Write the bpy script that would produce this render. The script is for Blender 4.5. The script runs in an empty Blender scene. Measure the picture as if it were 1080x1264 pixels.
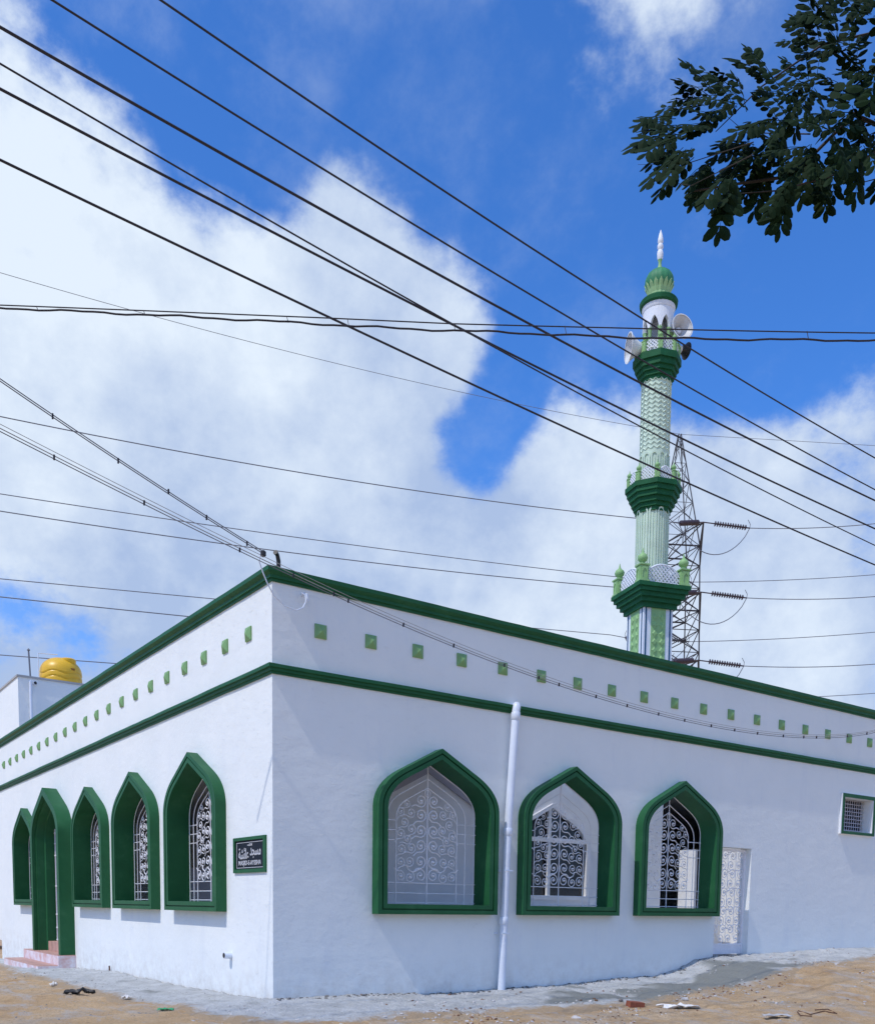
import bpy, bmesh, math, random
import numpy as np
from mathutils import Vector, Matrix, noise
from mathutils.geometry import tessellate_polygon
random.seed(7)
R = math.radians
scene = bpy.context.scene
col = scene.collection

# ------------------------------------------------------------------ camera
CAM = Vector((-5.0296, -10.4426, 1.2))
FW = Vector((0.57975, 0.80916, -0.09569)); RT = Vector((0.81357, -0.5813, 0.01358)); UP = Vector((0.04463, 0.08572, 0.99532))
FPX, CX, CY = 1167.1, 540.02, 1230.4          # focal length and principal point of the 1080x1264 photograph
cd = bpy.data.cameras.new('camera'); cam = bpy.data.objects.new('camera', cd); col.objects.link(cam)
M = Matrix.Identity(4)
for i in range(3):
    M[i][0] = RT[i]; M[i][1] = UP[i]; M[i][2] = -FW[i]; M[i][3] = CAM[i]
cam.matrix_world = M
cd.sensor_fit = 'HORIZONTAL'; cd.sensor_width = 36; cd.lens = FPX / 1080 * 36
cd.shift_x = 0; cd.shift_y = (CY - 632) / 1080
cd.clip_start = .05; cd.clip_end = 2000
scene.camera = cam

def ray(px, py): return FW * FPX + RT * (px - CX) - UP * (py - CY)
def at(px, py, D): return CAM + ray(px, py) * (D / FPX)          # point at a real depth D
def on_y(px, py, Y):
    d = ray(px, py); return CAM + d * ((Y - CAM.y) / d.y)

# ------------------------------------------------------------------ sun
EL, GR = R(54.5), R(6.0)
SUN = Vector((-math.cos(EL) * math.cos(GR), -math.cos(EL) * math.sin(GR), math.sin(EL)))
sl = bpy.data.lights.new('sun', 'SUN'); sl.energy = 2.4; sl.angle = R(.53); sl.color = (1, .95, .88)
so = bpy.data.objects.new('sun', sl); col.objects.link(so)
so.rotation_euler = SUN.to_track_quat('Z', 'Y').to_euler()

# ------------------------------------------------------------------ world: clear sky with broken cloud
W = bpy.data.worlds.new('World'); scene.world = W; W.use_nodes = True
nt = W.node_tree; nt.nodes.clear()
def nn(t, **k):
    n = nt.nodes.new(t)
    for a, b in k.items(): setattr(n, a, b)
    return n
def lk(a, b): nt.links.new(a, b)
def mth(op, a, b=None, c=None):
    n = nn('ShaderNodeMath', operation=op)
    for i, v in enumerate((a, b, c)):
        if v is None: continue
        if isinstance(v, (int, float)): n.inputs[i].default_value = v
        else: lk(v, n.inputs[i])
    return n.outputs[0]
tc = nn('ShaderNodeTexCoord'); DIR = tc.outputs['Generated']
sky = nn('ShaderNodeTexSky', sky_type='NISHITA', sun_disc=False)
sky.sun_elevation = EL; sky.sun_rotation = math.atan2(SUN.x, SUN.y)
sky.air_density = 1.0; sky.dust_density = .3; sky.ozone_density = 3.0
sep = nn('ShaderNodeSeparateXYZ'); lk(DIR, sep.inputs[0])
def noise_tex(scale, detail, rough, off=(0, 0, 0), sc=(1, 1, 1.35), dist=0.0):
    mp = nn('ShaderNodeMapping'); mp.inputs['Location'].default_value = off; mp.inputs['Scale'].default_value = sc
    lk(DIR, mp.inputs['Vector'])
    n = nn('ShaderNodeTexNoise'); n.inputs['Scale'].default_value = scale; n.inputs['Detail'].default_value = detail
    n.inputs['Roughness'].default_value = rough; n.inputs['Distortion'].default_value = dist
    lk(mp.outputs[0], n.inputs['Vector']); return n.outputs['Fac']
N1 = noise_tex(4.2, 10, .60, (1.3, .2, 4.1))
N2 = noise_tex(5.0, 6, .6, (7.3, 2.2, 1.1))
N3 = noise_tex(3.6, 9, .62, (3.3, 5.2, 2.1), (1.0, 1.0, 1.0))
BL = [  # large masses of cloud (+) and clear gaps (-), as directions
    (70, 300, 150, .42), (230, 420, 150, .40), (60, 520, 160, .35), (400, 330, 90, .30), (430, 230, 45, .16), (480, 440, 110, .34), (120, 200, 60, .12),
    (560, 450, 60, .20), (400, 560, 160, .34), (720, 585, 100, .40), (640, 660, 170, .36), (960, 620, 160, .36), (1060, 520, 70, .22), (300, 700, 200, .34), (900, 780, 200, .34), (130, 860, 140, .34),
    (300, 90, 200, -.40), (285, 205, 75, -.36), (215, 165, 45, -.2), (400, 225, 34, .3), (455, 320, 60, .25), (780, 430, 70, -.3), (620, 280, 150, -.42), (900, 330, 170, -.42), (540, 120, 130, -.2), (150, 60, 130, -.16), (990, 430, 60, -.22), (1080, 200, 150, -.3),
    (618, 505, 34, -.6), (596, 570, 36, -.7), (655, 440, 45, -.4), (350, 290, 45, -.10), (545, 522, 22, -.2), (140, 505, 34, -.24), (150, 400, 30, -.1), (15, 725, 46, -.42), (105, 778, 28, -.24),
    (740, 25, 130, .36), (660, 60, 90, .16), (560, 70, 50, .16), (870, 20, 60, .1), (735, 260, 40, .10)]
acc = None
for (x, y, s, a) in BL:
    c = ray(x, y).normalized()
    v = nn('ShaderNodeVectorMath', operation='DOT_PRODUCT'); lk(DIR, v.inputs[0]); v.inputs[1].default_value = c
    # angular scale is smaller towards the edges of a flat picture
    k = (c.dot(FW)) ** 1.5; sg = s / FPX * k
    e = mth('EXPONENT', mth('MULTIPLY', mth('SUBTRACT', v.outputs['Value'], 1.0), 1 / (sg * sg)))
    a = a * (.85 if a > 0 else 1.0)
    acc = mth('MULTIPLY', e, a) if acc is None else mth('MULTIPLY_ADD', e, a, acc)
# cloudier towards the horizon all the way round
elb = mth('MULTIPLY', mth('SUBTRACT', .42, sep.outputs['Z']), .22)
dens = mth('ADD', mth('ADD', mth('MULTIPLY_ADD', mth('SUBTRACT', N1, .5), 2.7, .50), mth('MULTIPLY', mth('SUBTRACT', N2, .5), .35)), mth('ADD', acc, elb))
mr = nn('ShaderNodeMapRange', interpolation_type='SMOOTHERSTEP'); lk(dens, mr.inputs[0])
mr.inputs['From Min'].default_value = .33; mr.inputs['From Max'].default_value = .84; mr.inputs['To Max'].default_value = .97
hz = nn('ShaderNodeMapRange'); lk(sep.outputs['Z'], hz.inputs[0]); hz.inputs['From Min'].default_value = .34; hz.inputs['From Max'].default_value = .0; hz.inputs['To Max'].default_value = .85
WS = noise_tex(2.6, 8, .66, (5.1, 1.7, .4), (1.1, .8, 1.2))
ws = nn('ShaderNodeMapRange', interpolation_type='SMOOTHSTEP'); lk(mth('ADD', WS, mth('MULTIPLY', mth('SUBTRACT', N2, .5), .35)), ws.inputs[0]); ws.inputs['From Min'].default_value = .47; ws.inputs['From Max'].default_value = .80; ws.inputs['To Max'].default_value = .40
cover = mth('MAXIMUM', mth('ADD', mr.outputs[0], mth('MULTIPLY', ws.outputs[0], mth('SUBTRACT', 1.0, mr.outputs[0]))), hz.outputs[0])
shade = nn('ShaderNodeValToRGB')
shv = mth('ADD', mth('ADD', mth('MULTIPLY_ADD', mth('SUBTRACT', N3, .5), 2.3, .41), mth('MULTIPLY', mth('SUBTRACT', N1, .5), 1.6)), mth('MULTIPLY', mth('SUBTRACT', sep.outputs['Z'], .5), 1.0))
lk(shv, shade.inputs[0])
e0 = shade.color_ramp.elements[0]; e0.position = .10; e0.color = (.39, .50, .72, 1)
e1 = shade.color_ramp.elements[1]; e1.position = .75; e1.color = (.735, .825, .93, 1)
tint = nn('ShaderNodeMix', data_type='RGBA', blend_type='MULTIPLY'); tint.inputs['Factor'].default_value = 1
sb = nn('ShaderNodeMix', data_type='RGBA', blend_type='MULTIPLY'); sb.inputs['Factor'].default_value = 1
SKYK = .135
lk(sky.outputs[0], tint.inputs[6]); tint.inputs[7].default_value = (.42, .88, 1.50, 1)
bg1 = nn('ShaderNodeBackground'); lk(tint.outputs[2], bg1.inputs[0]); bg1.inputs[1].default_value = SKYK
bg2 = nn('ShaderNodeBackground'); lk(shade.outputs[0], bg2.inputs[0]); bg2.inputs[1].default_value = 1.0
mx = nn('ShaderNodeMixShader'); lk(cover, mx.inputs[0]); lk(bg1.outputs[0], mx.inputs[1]); lk(bg2.outputs[0], mx.inputs[2])
wo = nn('ShaderNodeOutputWorld'); lk(mx.outputs[0], wo.inputs[0])
W.cycles.sampling_method = 'MANUAL'; W.cycles.sample_map_resolution = 512
scene.view_settings.view_transform = 'Standard'; scene.view_settings.look = 'None'
scene.view_settings.exposure = .13; scene.view_settings.gamma = 1; scene.view_settings.use_curve_mapping = False
scene.render.engine = 'CYCLES'

# ------------------------------------------------------------------ materials
def mat(name, c, rough=.7, var=.0, vscale=4, bump=0, bscale=30, c2=None, metal=0, spec=.5, detail=6, dirt=None):
    m = bpy.data.materials.new(name); m.use_nodes = True; t = m.node_tree; b = t.nodes['Principled BSDF']
    b.inputs['Roughness'].default_value = rough; b.inputs['Metallic'].default_value = metal
    b.inputs['Specular IOR Level'].default_value = spec
    b.inputs['Base Color'].default_value = (*c, 1)
    tcn = t.nodes.new('ShaderNodeTexCoord')
    out = None
    if var or c2:
        n = t.nodes.new('ShaderNodeTexNoise'); n.inputs['Scale'].default_value = vscale; n.inputs['Detail'].default_value = detail; n.inputs['Roughness'].default_value = .62
        t.links.new(tcn.outputs['Object'], n.inputs['Vector'])
        r = t.nodes.new('ShaderNodeValToRGB'); t.links.new(n.outputs['Fac'], r.inputs[0])
        r.color_ramp.elements[0].position = .3; r.color_ramp.elements[1].position = .7
        a = c2 if c2 else tuple(x * (1 - var) for x in c); bb = c if c2 else tuple(min(1, x * (1 + var)) for x in c)
        r.color_ramp.elements[0].color = (*a, 1); r.color_ramp.elements[1].color = (*bb, 1)
        out = r.outputs[0]
    if dirt:
        n = t.nodes.new('ShaderNodeTexNoise'); n.inputs['Scale'].default_value = dirt[1]; n.inputs['Detail'].default_value = 10; n.inputs['Roughness'].default_value = .7
        t.links.new(tcn.outputs['Object'], n.inputs['Vector'])
        mr_ = t.nodes.new('ShaderNodeMapRange'); t.links.new(n.outputs['Fac'], mr_.inputs[0])
        mr_.inputs['From Min'].default_value = dirt[2]; mr_.inputs['From Max'].default_value = dirt[3]; mr_.inputs['To Max'].default_value = dirt[4]
        x = t.nodes.new('ShaderNodeMix'); x.data_type = 'RGBA'; t.links.new(mr_.outputs[0], x.inputs[0])
        if out: t.links.new(out, x.inputs[6])
        else: x.inputs[6].default_value = (*c, 1)
        x.inputs[7].default_value = (*dirt[0], 1); out = x.outputs[2]
    if out: t.links.new(out, b.inputs['Base Color'])
    if bump:
        n = t.nodes.new('ShaderNodeTexNoise'); n.inputs['Scale'].default_value = bscale; n.inputs['Detail'].default_value = 8; n.inputs['Roughness'].default_value = .6
        t.links.new(tcn.outputs['Object'], n.inputs['Vector'])
        bu = t.nodes.new('ShaderNodeBump'); bu.inputs['Strength'].default_value = 1; bu.inputs['Distance'].default_value = bump
        t.links.new(n.outputs['Fac'], bu.inputs['Height']); t.links.new(bu.outputs[0], b.inputs['Normal'])
    return m

def wall_material():
    m = bpy.data.materials.new('wall_paint'); m.use_nodes = True; t = m.node_tree; b = t.nodes['Principled BSDF']
    b.inputs['Roughness'].default_value = .85; b.inputs['Specular IOR Level'].default_value = .25
    g = t.nodes.new('ShaderNodeNewGeometry'); L = t.links.new
    def nz(sc, det, ro, sx=(1, 1, 1)):
        mp = t.nodes.new('ShaderNodeMapping'); mp.inputs['Scale'].default_value = sx; L(g.outputs['Position'], mp.inputs[0])
        n = t.nodes.new('ShaderNodeTexNoise'); n.inputs['Scale'].default_value = sc; n.inputs['Detail'].default_value = det; n.inputs['Roughness'].default_value = ro
        L(mp.outputs[0], n.inputs['Vector']); return n.outputs['Fac']
    def mr(v, a, b_, lo, hi):
        n = t.nodes.new('ShaderNodeMapRange'); L(v, n.inputs[0]); n.inputs[1].default_value = a; n.inputs[2].default_value = b_; n.inputs[3].default_value = lo; n.inputs[4].default_value = hi; return n.outputs[0]
    def mix(f, a, b_):
        x = t.nodes.new('ShaderNodeMix'); x.data_type = 'RGBA'; L(f, x.inputs[0])
        if isinstance(a, tuple): x.inputs[6].default_value = (*a, 1)
        else: L(a, x.inputs[6])
        x.inputs[7].default_value = (*b_, 1); return x.outputs[2]
    c = mix(mr(nz(.9, 7, .6), .35, .65, 0, 1), (.805, .832, .82), (.85, .87, .85))
    c = mix(mr(nz(2.2, 8, .7, (1, 1, .25)), .55, .75, 0, .35), c, (.66, .70, .77))          # faint run marks
    c = mix(mr(nz(14, 5, .7), .70, .76, 0, .3), c, (.56, .56, .57))                        # specks
    # mud splash along the foot of the wall (breaks up with noise)
    sp = t.nodes.new('ShaderNodeSeparateXYZ'); L(g.outputs['Position'], sp.inputs[0])
    ft = t.nodes.new('ShaderNodeMath'); ft.operation = 'MULTIPLY'; L(mr(sp.outputs['Z'], -.3, .55, .9, 0), ft.inputs[0]); L(mr(nz(5, 9, .75), .42, .72, 0, 1), ft.inputs[1])
    c = mix(ft.outputs[0], c, (.50, .45, .40))
    L(c, b.inputs['Base Color'])
    # trowelled plaster: broad ripples, scratches and grain
    ad = t.nodes.new('ShaderNodeMath'); ad.operation = 'MULTIPLY_ADD'; L(nz(3.0, 6, .55, (1, 1, 1.6)), ad.inputs[0]); ad.inputs[1].default_value = 3.0
    a2 = t.nodes.new('ShaderNodeMath'); a2.operation = 'MULTIPLY_ADD'; L(nz(26, 5, .6, (1, 1, .6)), a2.inputs[0]); a2.inputs[1].default_value = .6; 
    L(mr(nz(8, 9, .75, (1, 1, 2.2)), .57, .66, 0, .5), a2.inputs[2]); L(a2.outputs[0], ad.inputs[2])
    bu = t.nodes.new('ShaderNodeBump'); bu.inputs['Strength'].default_value = .9; bu.inputs['Distance'].default_value = .0038
    L(ad.outputs[0], bu.inputs['Height']); L(bu.outputs[0], b.inputs['Normal'])
    return m
WALL = wall_material()
GREEN = mat('green_gloss_paint', (.017, .108, .040), .5, .12, 3, .001, 40, dirt=((.05, .15, .07), 3, .55, .75, .5), spec=.22)
GREEN_IN = GREEN
BOSS = mat('light_green_paint', (.19, .36, .14), .5, .15, 6, .001, 60)
WHITE = mat('white_paint', (.80, .81, .84), .6, .05, 4, .0015, 30)
METALW = mat('white_enamel', (.84, .83, .86), .4, .06, 20)
PVC = mat('white_pvc', (.72, .77, .86), .35, .06, 5, dirt=((.5, .5, .5), 7, .6, .8, .4))
PALE = mat('pale_green_stucco', (.56, .68, .54), .7, .08, 5, .002, 30)
APPLE = mat('apple_green_paint', (.27, .47, .19), .6, .15, 5, .002, 30)
PETAL = mat('pale_petal_green', (.34, .54, .25), .6, .1, 5)
DKGREEN = mat('dark_green_paint', (.013, .10, .038), .65, .25, 5, spec=.2)
DOMEG = mat('dome_green', (.04, .22, .09), .6, .2, 6)
WSTUC = mat('white_stucco', (.74, .77, .82), .7, .06, 5, .002, 30)
BLUEL = mat('blue_line_paint', (.02, .09, .17), .5)
STEEL = mat('weathered_steel', (.055, .054, .062), .7, .25, 3, dirt=((.065, .045, .040), 2, .5, .7, .5), spec=.3)
PORC = mat('brown_porcelain', (.055, .035, .045), .3)
WIREM = mat('black_cable', (.02, .016, .022), .6)
WIREG = mat('grey_cable', (.14, .14, .155), .6)
ALU = mat('weathered_aluminium', (.17, .175, .20), .5, metal=.2)
HORN = mat('horn_aluminium', (.78, .78, .78), .45, .12, 8)
HORNIN = mat('horn_inside', (.60, .61, .61), .5, .2, 6)
BLK = mat('black_plastic', (.012, .012, .014), .5)
SIGNB = mat('sign_black_granite', (.012, .017, .026), .6, spec=.2)
SIGNL = mat('sign_letter_silver', (.58, .58, .60), .5)
DARKGL = mat('dark_glass', (.012, .013, .02), .12)
INW = mat('interior_plaster', (.84, .85, .87), .8, .05, 3)
INFLOOR = mat('passage_floor', (.80, .80, .80), .6, .06, 3)
LAVGREY = mat('lavender_grey_panel', (.40, .39, .44), .6, .05, 2)  # plain lavender-grey, darker than the interior plaster
YEL = mat('yellow_plastic', (.80, .46, .02), .38, .08, 3)
TILE = mat('terracotta_tile', (.52, .31, .25), .6, .2, 6, .002, 40)
PINK = mat('pink_stained_plaster', (.78, .74, .79), .8, .04, 4, .002, 30, dirt=((.62, .33, .28), 3.2, .42, .62, .85))
LEAF = mat('leaf_green', (.007, .021, .005), .75, .4, 5, spec=.12)
BARK = mat('bark', (.035, .028, .022), .9, .3, 12, .004, 60)
BRICK = mat('red_brick_piece', (.30, .09, .05), .9, .25, 30, .004, 60)
STONE = mat('pale_stone', (.55, .52, .50), .9, .2, 20, .004, 50)
BAG = mat('white_plastic_bag', (.78, .76, .73), .5, .06, 20)
RUST = mat('rusty_iron', (.13, .06, .035), .85, .3, 40)
LITG = mat('green_plastic_scrap', (.05, .38, .16), .5)
ROOFM = mat('roof_screed', (.40, .40, .40), .9, .1, 2)

def ground_material():
    m = bpy.data.materials.new('sand_ground'); m.use_nodes = True; t = m.node_tree; b = t.nodes['Principled BSDF']; L = t.links.new
    b.inputs['Roughness'].default_value = .95; b.inputs['Specular IOR Level'].default_value = .15
    g = t.nodes.new('ShaderNodeNewGeometry')
    def nz(sc, det, ro, sx=(1, 1, 1)):
        mp = t.nodes.new('ShaderNodeMapping'); mp.inputs['Scale'].default_value = sx; L(g.outputs['Position'], mp.inputs[0])
        n = t.nodes.new('ShaderNodeTexNoise'); n.inputs['Scale'].default_value = sc; n.inputs['Detail'].default_value = det; n.inputs['Roughness'].default_value = ro
        L(mp.outputs[0], n.inputs['Vector']); return n.outputs['Fac']
    def ramp(v, st):
        r = t.nodes.new('ShaderNodeValToRGB'); L(v, r.inputs[0]); e = r.color_ramp.elements
        while len(e) < len(st): e.new(.5)
        for i, (p_, c) in enumerate(st): e[i].position = p_; e[i].color = (*c, 1)
        return r.outputs[0]
    def mix(f, a, b_):
        x = t.nodes.new('ShaderNodeMix'); x.data_type = 'RGBA'; L(f, x.inputs[0])
        for k, v in ((6, a), (7, b_)):
            if isinstance(v, tuple): x.inputs[k].default_value = (*v, 1)
            else: L(v, x.inputs[k])
        return x.outputs[2]
    c = ramp(nz(1.4, 9, .65), [(.32, (.55, .35, .185)), (.5, (.70, .48, .265)), (.68, (.76, .57, .37))])
    c = mix(ramp(nz(.8, 8, .7), [(.5, (0, 0, 0)), (.66, (.8, .8, .8))]), c, (.52, .45, .37))
    c = mix(ramp(nz(26, 6, .75), [(.52, (0, 0, 0)), (.66, (.75, .75, .75))]), c, (.38, .26, .17))
    c = mix(ramp(nz(40, 3, .6), [(.64, (0, 0, 0)), (.70, (.8, .8, .8))]), c, (.60, .55, .48))
    c = mix(ramp(nz(5.5, 10, .8), [(.54, (0, 0, 0)), (.64, (.6, .6, .6))]), c, (.42, .25, .13))
    c = mix(ramp(nz(2.3, 9, .75, (1.7, .6, 1)), [(.52, (0, 0, 0)), (.62, (.7, .7, .7))]), c, (.60, .55, .50))
    c = mix(ramp(nz(95, 3, .8), [(.60, (0, 0, 0)), (.68, (.9, .9, .9))]), c, (.17, .12, .08))
    L(c, b.inputs['Base Color'])
    ad = t.nodes.new('ShaderNodeMath'); ad.operation = 'MULTIPLY_ADD'; L(nz(9, 10, .8), ad.inputs[0]); ad.inputs[1].default_value = 2.6; L(nz(70, 5, .8), ad.inputs[2])
    bu = t.nodes.new('ShaderNodeBump'); bu.inputs['Distance'].default_value = .02; bu.inputs['Strength'].default_value = 1
    L(ad.outputs[0], bu.inputs['Height']); L(bu.outputs[0], b.inputs['Normal'])
    return m
def apron_material():
    m = bpy.data.materials.new('cement_apron'); m.use_nodes = True; t = m.node_tree; b = t.nodes['Principled BSDF']; L = t.links.new
    b.inputs['Roughness'].default_value = .95; b.inputs['Specular IOR Level'].default_value = .15
    g = t.nodes.new('ShaderNodeNewGeometry'); at_ = t.nodes.new('ShaderNodeAttribute'); at_.attribute_name = 'damp'
    def nz(sc, det, ro):
        n = t.nodes.new('ShaderNodeTexNoise'); n.inputs['Scale'].default_value = sc; n.inputs['Detail'].default_value = det; n.inputs['Roughness'].default_value = ro
        L(g.outputs['Position'], n.inputs['Vector']); return n.outputs['Fac']
    r = t.nodes.new('ShaderNodeValToRGB'); L(nz(2.6, 10, .7), r.inputs[0]); e = r.color_ramp.elements
    e[0].position = .34; e[0].color = (.50, .505, .49, 1); e[1].position = .58; e[1].color = (.68, .685, .67, 1)
    x = t.nodes.new('ShaderNodeMix'); x.data_type = 'RGBA'; L(at_.outputs['Fac'], x.inputs[0]); L(r.outputs[0], x.inputs[6]); x.inputs[7].default_value = (.30, .31, .29, 1)
    r2 = t.nodes.new('ShaderNodeValToRGB'); L(nz(22, 7, .75), r2.inputs[0]); e = r2.color_ramp.elements
    e[0].position = .54; e[0].color = (0, 0, 0, 1); e[1].position = .66; e[1].color = (.55, .55, .55, 1)
    y = t.nodes.new('ShaderNodeMix'); y.data_type = 'RGBA'; L(r2.outputs[0], y.inputs[0]); L(x.outputs[2], y.inputs[6]); y.inputs[7].default_value = (.33, .30, .27, 1)
    ed = t.nodes.new('ShaderNodeAttribute'); ed.attribute_name = 'sandy'
    sm = t.nodes.new('ShaderNodeMath'); sm.operation = 'MULTIPLY_ADD'; L(nz(6, 10, .75), sm.inputs[0]); sm.inputs[1].default_value = 2.2; L(ed.outputs['Fac'], sm.inputs[2])
    mr_ = t.nodes.new('ShaderNodeMapRange'); L(sm.outputs[0], mr_.inputs[0]); mr_.inputs[1].default_value = 1.45; mr_.inputs[2].default_value = 1.95
    w_ = t.nodes.new('ShaderNodeMix'); w_.data_type = 'RGBA'; L(mr_.outputs[0], w_.inputs[0]); L(y.outputs[2], w_.inputs[6]); w_.inputs[7].default_value = (.53, .385, .245, 1)
    L(w_.outputs[2], b.inputs['Base Color'])
    ad = t.nodes.new('ShaderNodeMath'); ad.operation = 'MULTIPLY_ADD'; L(nz(7, 10, .8), ad.inputs[0]); ad.inputs[1].default_value = 2.8; L(nz(60, 5, .8), ad.inputs[2])
    bu = t.nodes.new('ShaderNodeBump'); bu.inputs['Distance'].default_value = .02; L(ad.outputs[0], bu.inputs['Height']); L(bu.outputs[0], b.inputs['Normal'])
    return m
GROUND = ground_material(); APRON = apron_material()

# ------------------------------------------------------------------ mesh helpers
class MB:
    def __init__(s): s.v = []; s.f = []
    def add(s, vs, fs):
        o = len(s.v); s.v += [tuple(v) for v in vs]; s.f += [tuple(i + o for i in f) for f in fs]; return s
    def box(s, a, b, M=None):
        x0, y0, z0 = a; x1, y1, z1 = b
        vs = [Vector(p) for p in ((x0, y0, z0), (x1, y0, z0), (x1, y1, z0), (x0, y1, z0), (x0, y0, z1), (x1, y0, z1), (x1, y1, z1), (x0, y1, z1))]
        if M: vs = [M @ v for v in vs]
        return s.add(vs, [(0, 3, 2, 1), (4, 5, 6, 7), (0, 1, 5, 4), (1, 2, 6, 5), (2, 3, 7, 6), (3, 0, 4, 7)])
    def tube(s, pts, r, n=6, cap=True):
        pts = [Vector(p) for p in pts]; rs = r if isinstance(r, (list, tuple)) else [r] * len(pts)
        T = []
        for i in range(len(pts)):
            a = pts[max(0, i - 1)]; b = pts[min(len(pts) - 1, i + 1)]; T.append((b - a).normalized())
        ref = Vector((0, 0, 1)) if abs(T[0].z) < .9 else Vector((1, 0, 0))
        u = T[0].cross(ref).normalized(); vs = []
        for i, p in enumerate(pts):
            u = (u - T[i] * u.dot(T[i])).normalized(); w = T[i].cross(u)
            for k in range(n):
                a = 2 * math.pi * k / n; vs.append(p + (u * math.cos(a) + w * math.sin(a)) * rs[i])
        fs = []
        for i in range(len(pts) - 1):
            for k in range(n):
                a = i * n + k; b = i * n + (k + 1) % n; fs.append((a, b, b + n, a + n))
        if cap: fs.append(tuple(reversed(range(n)))); fs.append(tuple((len(pts) - 1) * n + k for k in range(n)))
        return s.add(vs, fs)
    def beam(s, a, b, r, n=4): return s.tube([a, b], r, n)
    def lathe(s, prof, n=24, c=(0, 0, 0), M=None, rot=0, mod=None):
        vs = []
        for (r, z) in prof:
            for k in range(n):
                a = 2 * math.pi * k / n + rot; rr = r * (mod(a, z) if mod else 1)
                v = Vector((c[0] + rr * math.cos(a), c[1] + rr * math.sin(a), c[2] + z)); vs.append(M @ v if M else v)
        fs = []
        for i in range(len(prof) - 1):
            for k in range(n):
                a = i * n + k; b = i * n + (k + 1) % n; fs.append((a, b, b + n, a + n))
        fs.append(tuple(reversed(range(n)))); fs.append(tuple((len(prof) - 1) * n + k for k in range(n)))
        return s.add(vs, fs)
    def prism(s, poly, mp, d0, d1, holes=()):
        loops = [poly] + list(holes)
        tri = tessellate_polygon([[Vector((x, y, 0)) for x, y in l] for l in loops])
        flat = [p for l in loops for p in l]; n = len(flat)
        vs = [mp(x, y, d0) for x, y in flat] + [mp(x, y, d1) for x, y in flat]
        fs = [tuple(t) for t in tri] + [tuple(i + n for i in reversed(t)) for t in tri]
        o = 0
        for l in loops:
            for i in range(len(l)):
                a = o + i; b = o + (i + 1) % len(l); fs.append((a, b, b + n, a + n))
            o += len(l)
        return s.add(vs, fs)
    def build(s, name, m, parent=None, smooth=None, loc=None):
        me = bpy.data.meshes.new(name); me.from_pydata(s.v, [], s.f); me.materials.append(m); me.validate()
        bm = bmesh.new(); bm.from_mesh(me); bmesh.ops.recalc_face_normals(bm, faces=bm.faces); bm.to_mesh(me); bm.free()
        if smooth:
            me.polygons.foreach_set('use_smooth', [True] * len(me.polygons)); me.set_sharp_from_angle(angle=R(smooth))
        o = bpy.data.objects.new(name, me); col.objects.link(o)
        if parent: o.parent = parent
        if loc is not None: o.location = loc
        return o
def tag(o, label=None, cat=None, group=None, kind=None):
    for k, v in (('label', label), ('category', cat), ('group', group), ('kind', kind)):
        if v: o[k] = v
    return o
def empty(name, loc=(0, 0, 0), rz=0, label=None, cat=None, group=None):
    o = bpy.data.objects.new(name, None); col.objects.link(o); o.location = loc; o.rotation_euler.z = rz; o.empty_display_size = .2
    return tag(o, label, cat, group)
def inst(o, parent, M):
    c = o.copy(); col.objects.link(c); c.parent = parent; c.matrix_local = M; return c

# ------------------------------------------------------------------ ground
BR = [(0, 0), (1.2, .0), (2.45, -.035), (3.3, -.03), (4.68, -.008), (5.9, .034), (6.86, .045), (7.39, .156), (7.8, .285), (8.3, .345), (9.2, .35), (10.8, .38), (11.8, .415), (13.3, .40), (17, .42), (30, .4)]
BLF = [(0, 0), (.88, -.035), (1.85, -.043), (3.7, -.077), (5.2, -.057), (6.4, -.067), (8.3, -.148), (12, -.25), (16, -.36), (40, -.5)]
APR = [(-.11, 1.83), (.8, 1.7), (2.0, 1.67), (2.5, 1.65), (3.16, 1.8), (3.95, 1.87), (4.6, 1.83), (5.6, 1.83), (6.3, 1.7), (7.0, 1.75), (7.6, 1.75), (8.3, 1.6), (9.46, 1.43), (11.2, 1.23), (14, 1.2), (24, 1.1)]
APL = [(-.5, 1.09), (.64, 1.15), (1.77, 1.3), (3.25, 1.3), (5.3, 1.4), (8.3, 1.35), (12, .9), (16, .6), (24, .5)]
def interp(tb, x):
    return float(np.interp(x, [a for a, _ in tb], [b for _, b in tb]))
def near(x, y):     # (distance to the walls' foot, foot height, apron width)
    if x >= 0 and y < 0: return -y, interp(BR, x), interp(APR, x)
    if x < 0 and y >= 0: return -x, interp(BLF, y), interp(APL, y)
    if x < 0: 
        d = math.hypot(x, y); t = (math.atan2(-y, -x)) / (math.pi / 2)
        return d, 0.0, 1.09 * (1 - t) + 1.83 * t
    return 0, 0, 0
def hgt(x, y):
    d, b, _ = near(x, y)
    if d == 0 and x >= 0 and y >= 0: return -.35
    z = b + (-.12 - b) * (1 - math.exp(-(d / 2.6) ** 1.3)) * 1.0 - .012 * min(d, 12)
    if x > 5: z += .20 * math.exp(-((x - 11.5) / 5) ** 2 - ((d - 2.3) / 1.5) ** 2)
    if d < 60:
        q = Vector((x, y, 0)); s = min(1, d / .5)
        z += s * (.035 * noise.noise(q * .9) + .022 * noise.noise(q * 2.7) + .018 * noise.noise(q * 7.1) + .010 * noise.noise(q * 17))
    return z
def axis(lo, a, b, hi, st):
    xs = list(np.arange(a, b + 1e-6, st)); v = st; x = a
    L_ = []
    while x > lo: v *= 1.35; x -= v; L_.append(max(x, lo))
    v = st; x = b; H_ = []
    while x < hi: v *= 1.35; x += v; H_.append(min(x, hi))
    return L_[::-1] + xs + H_
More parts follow.
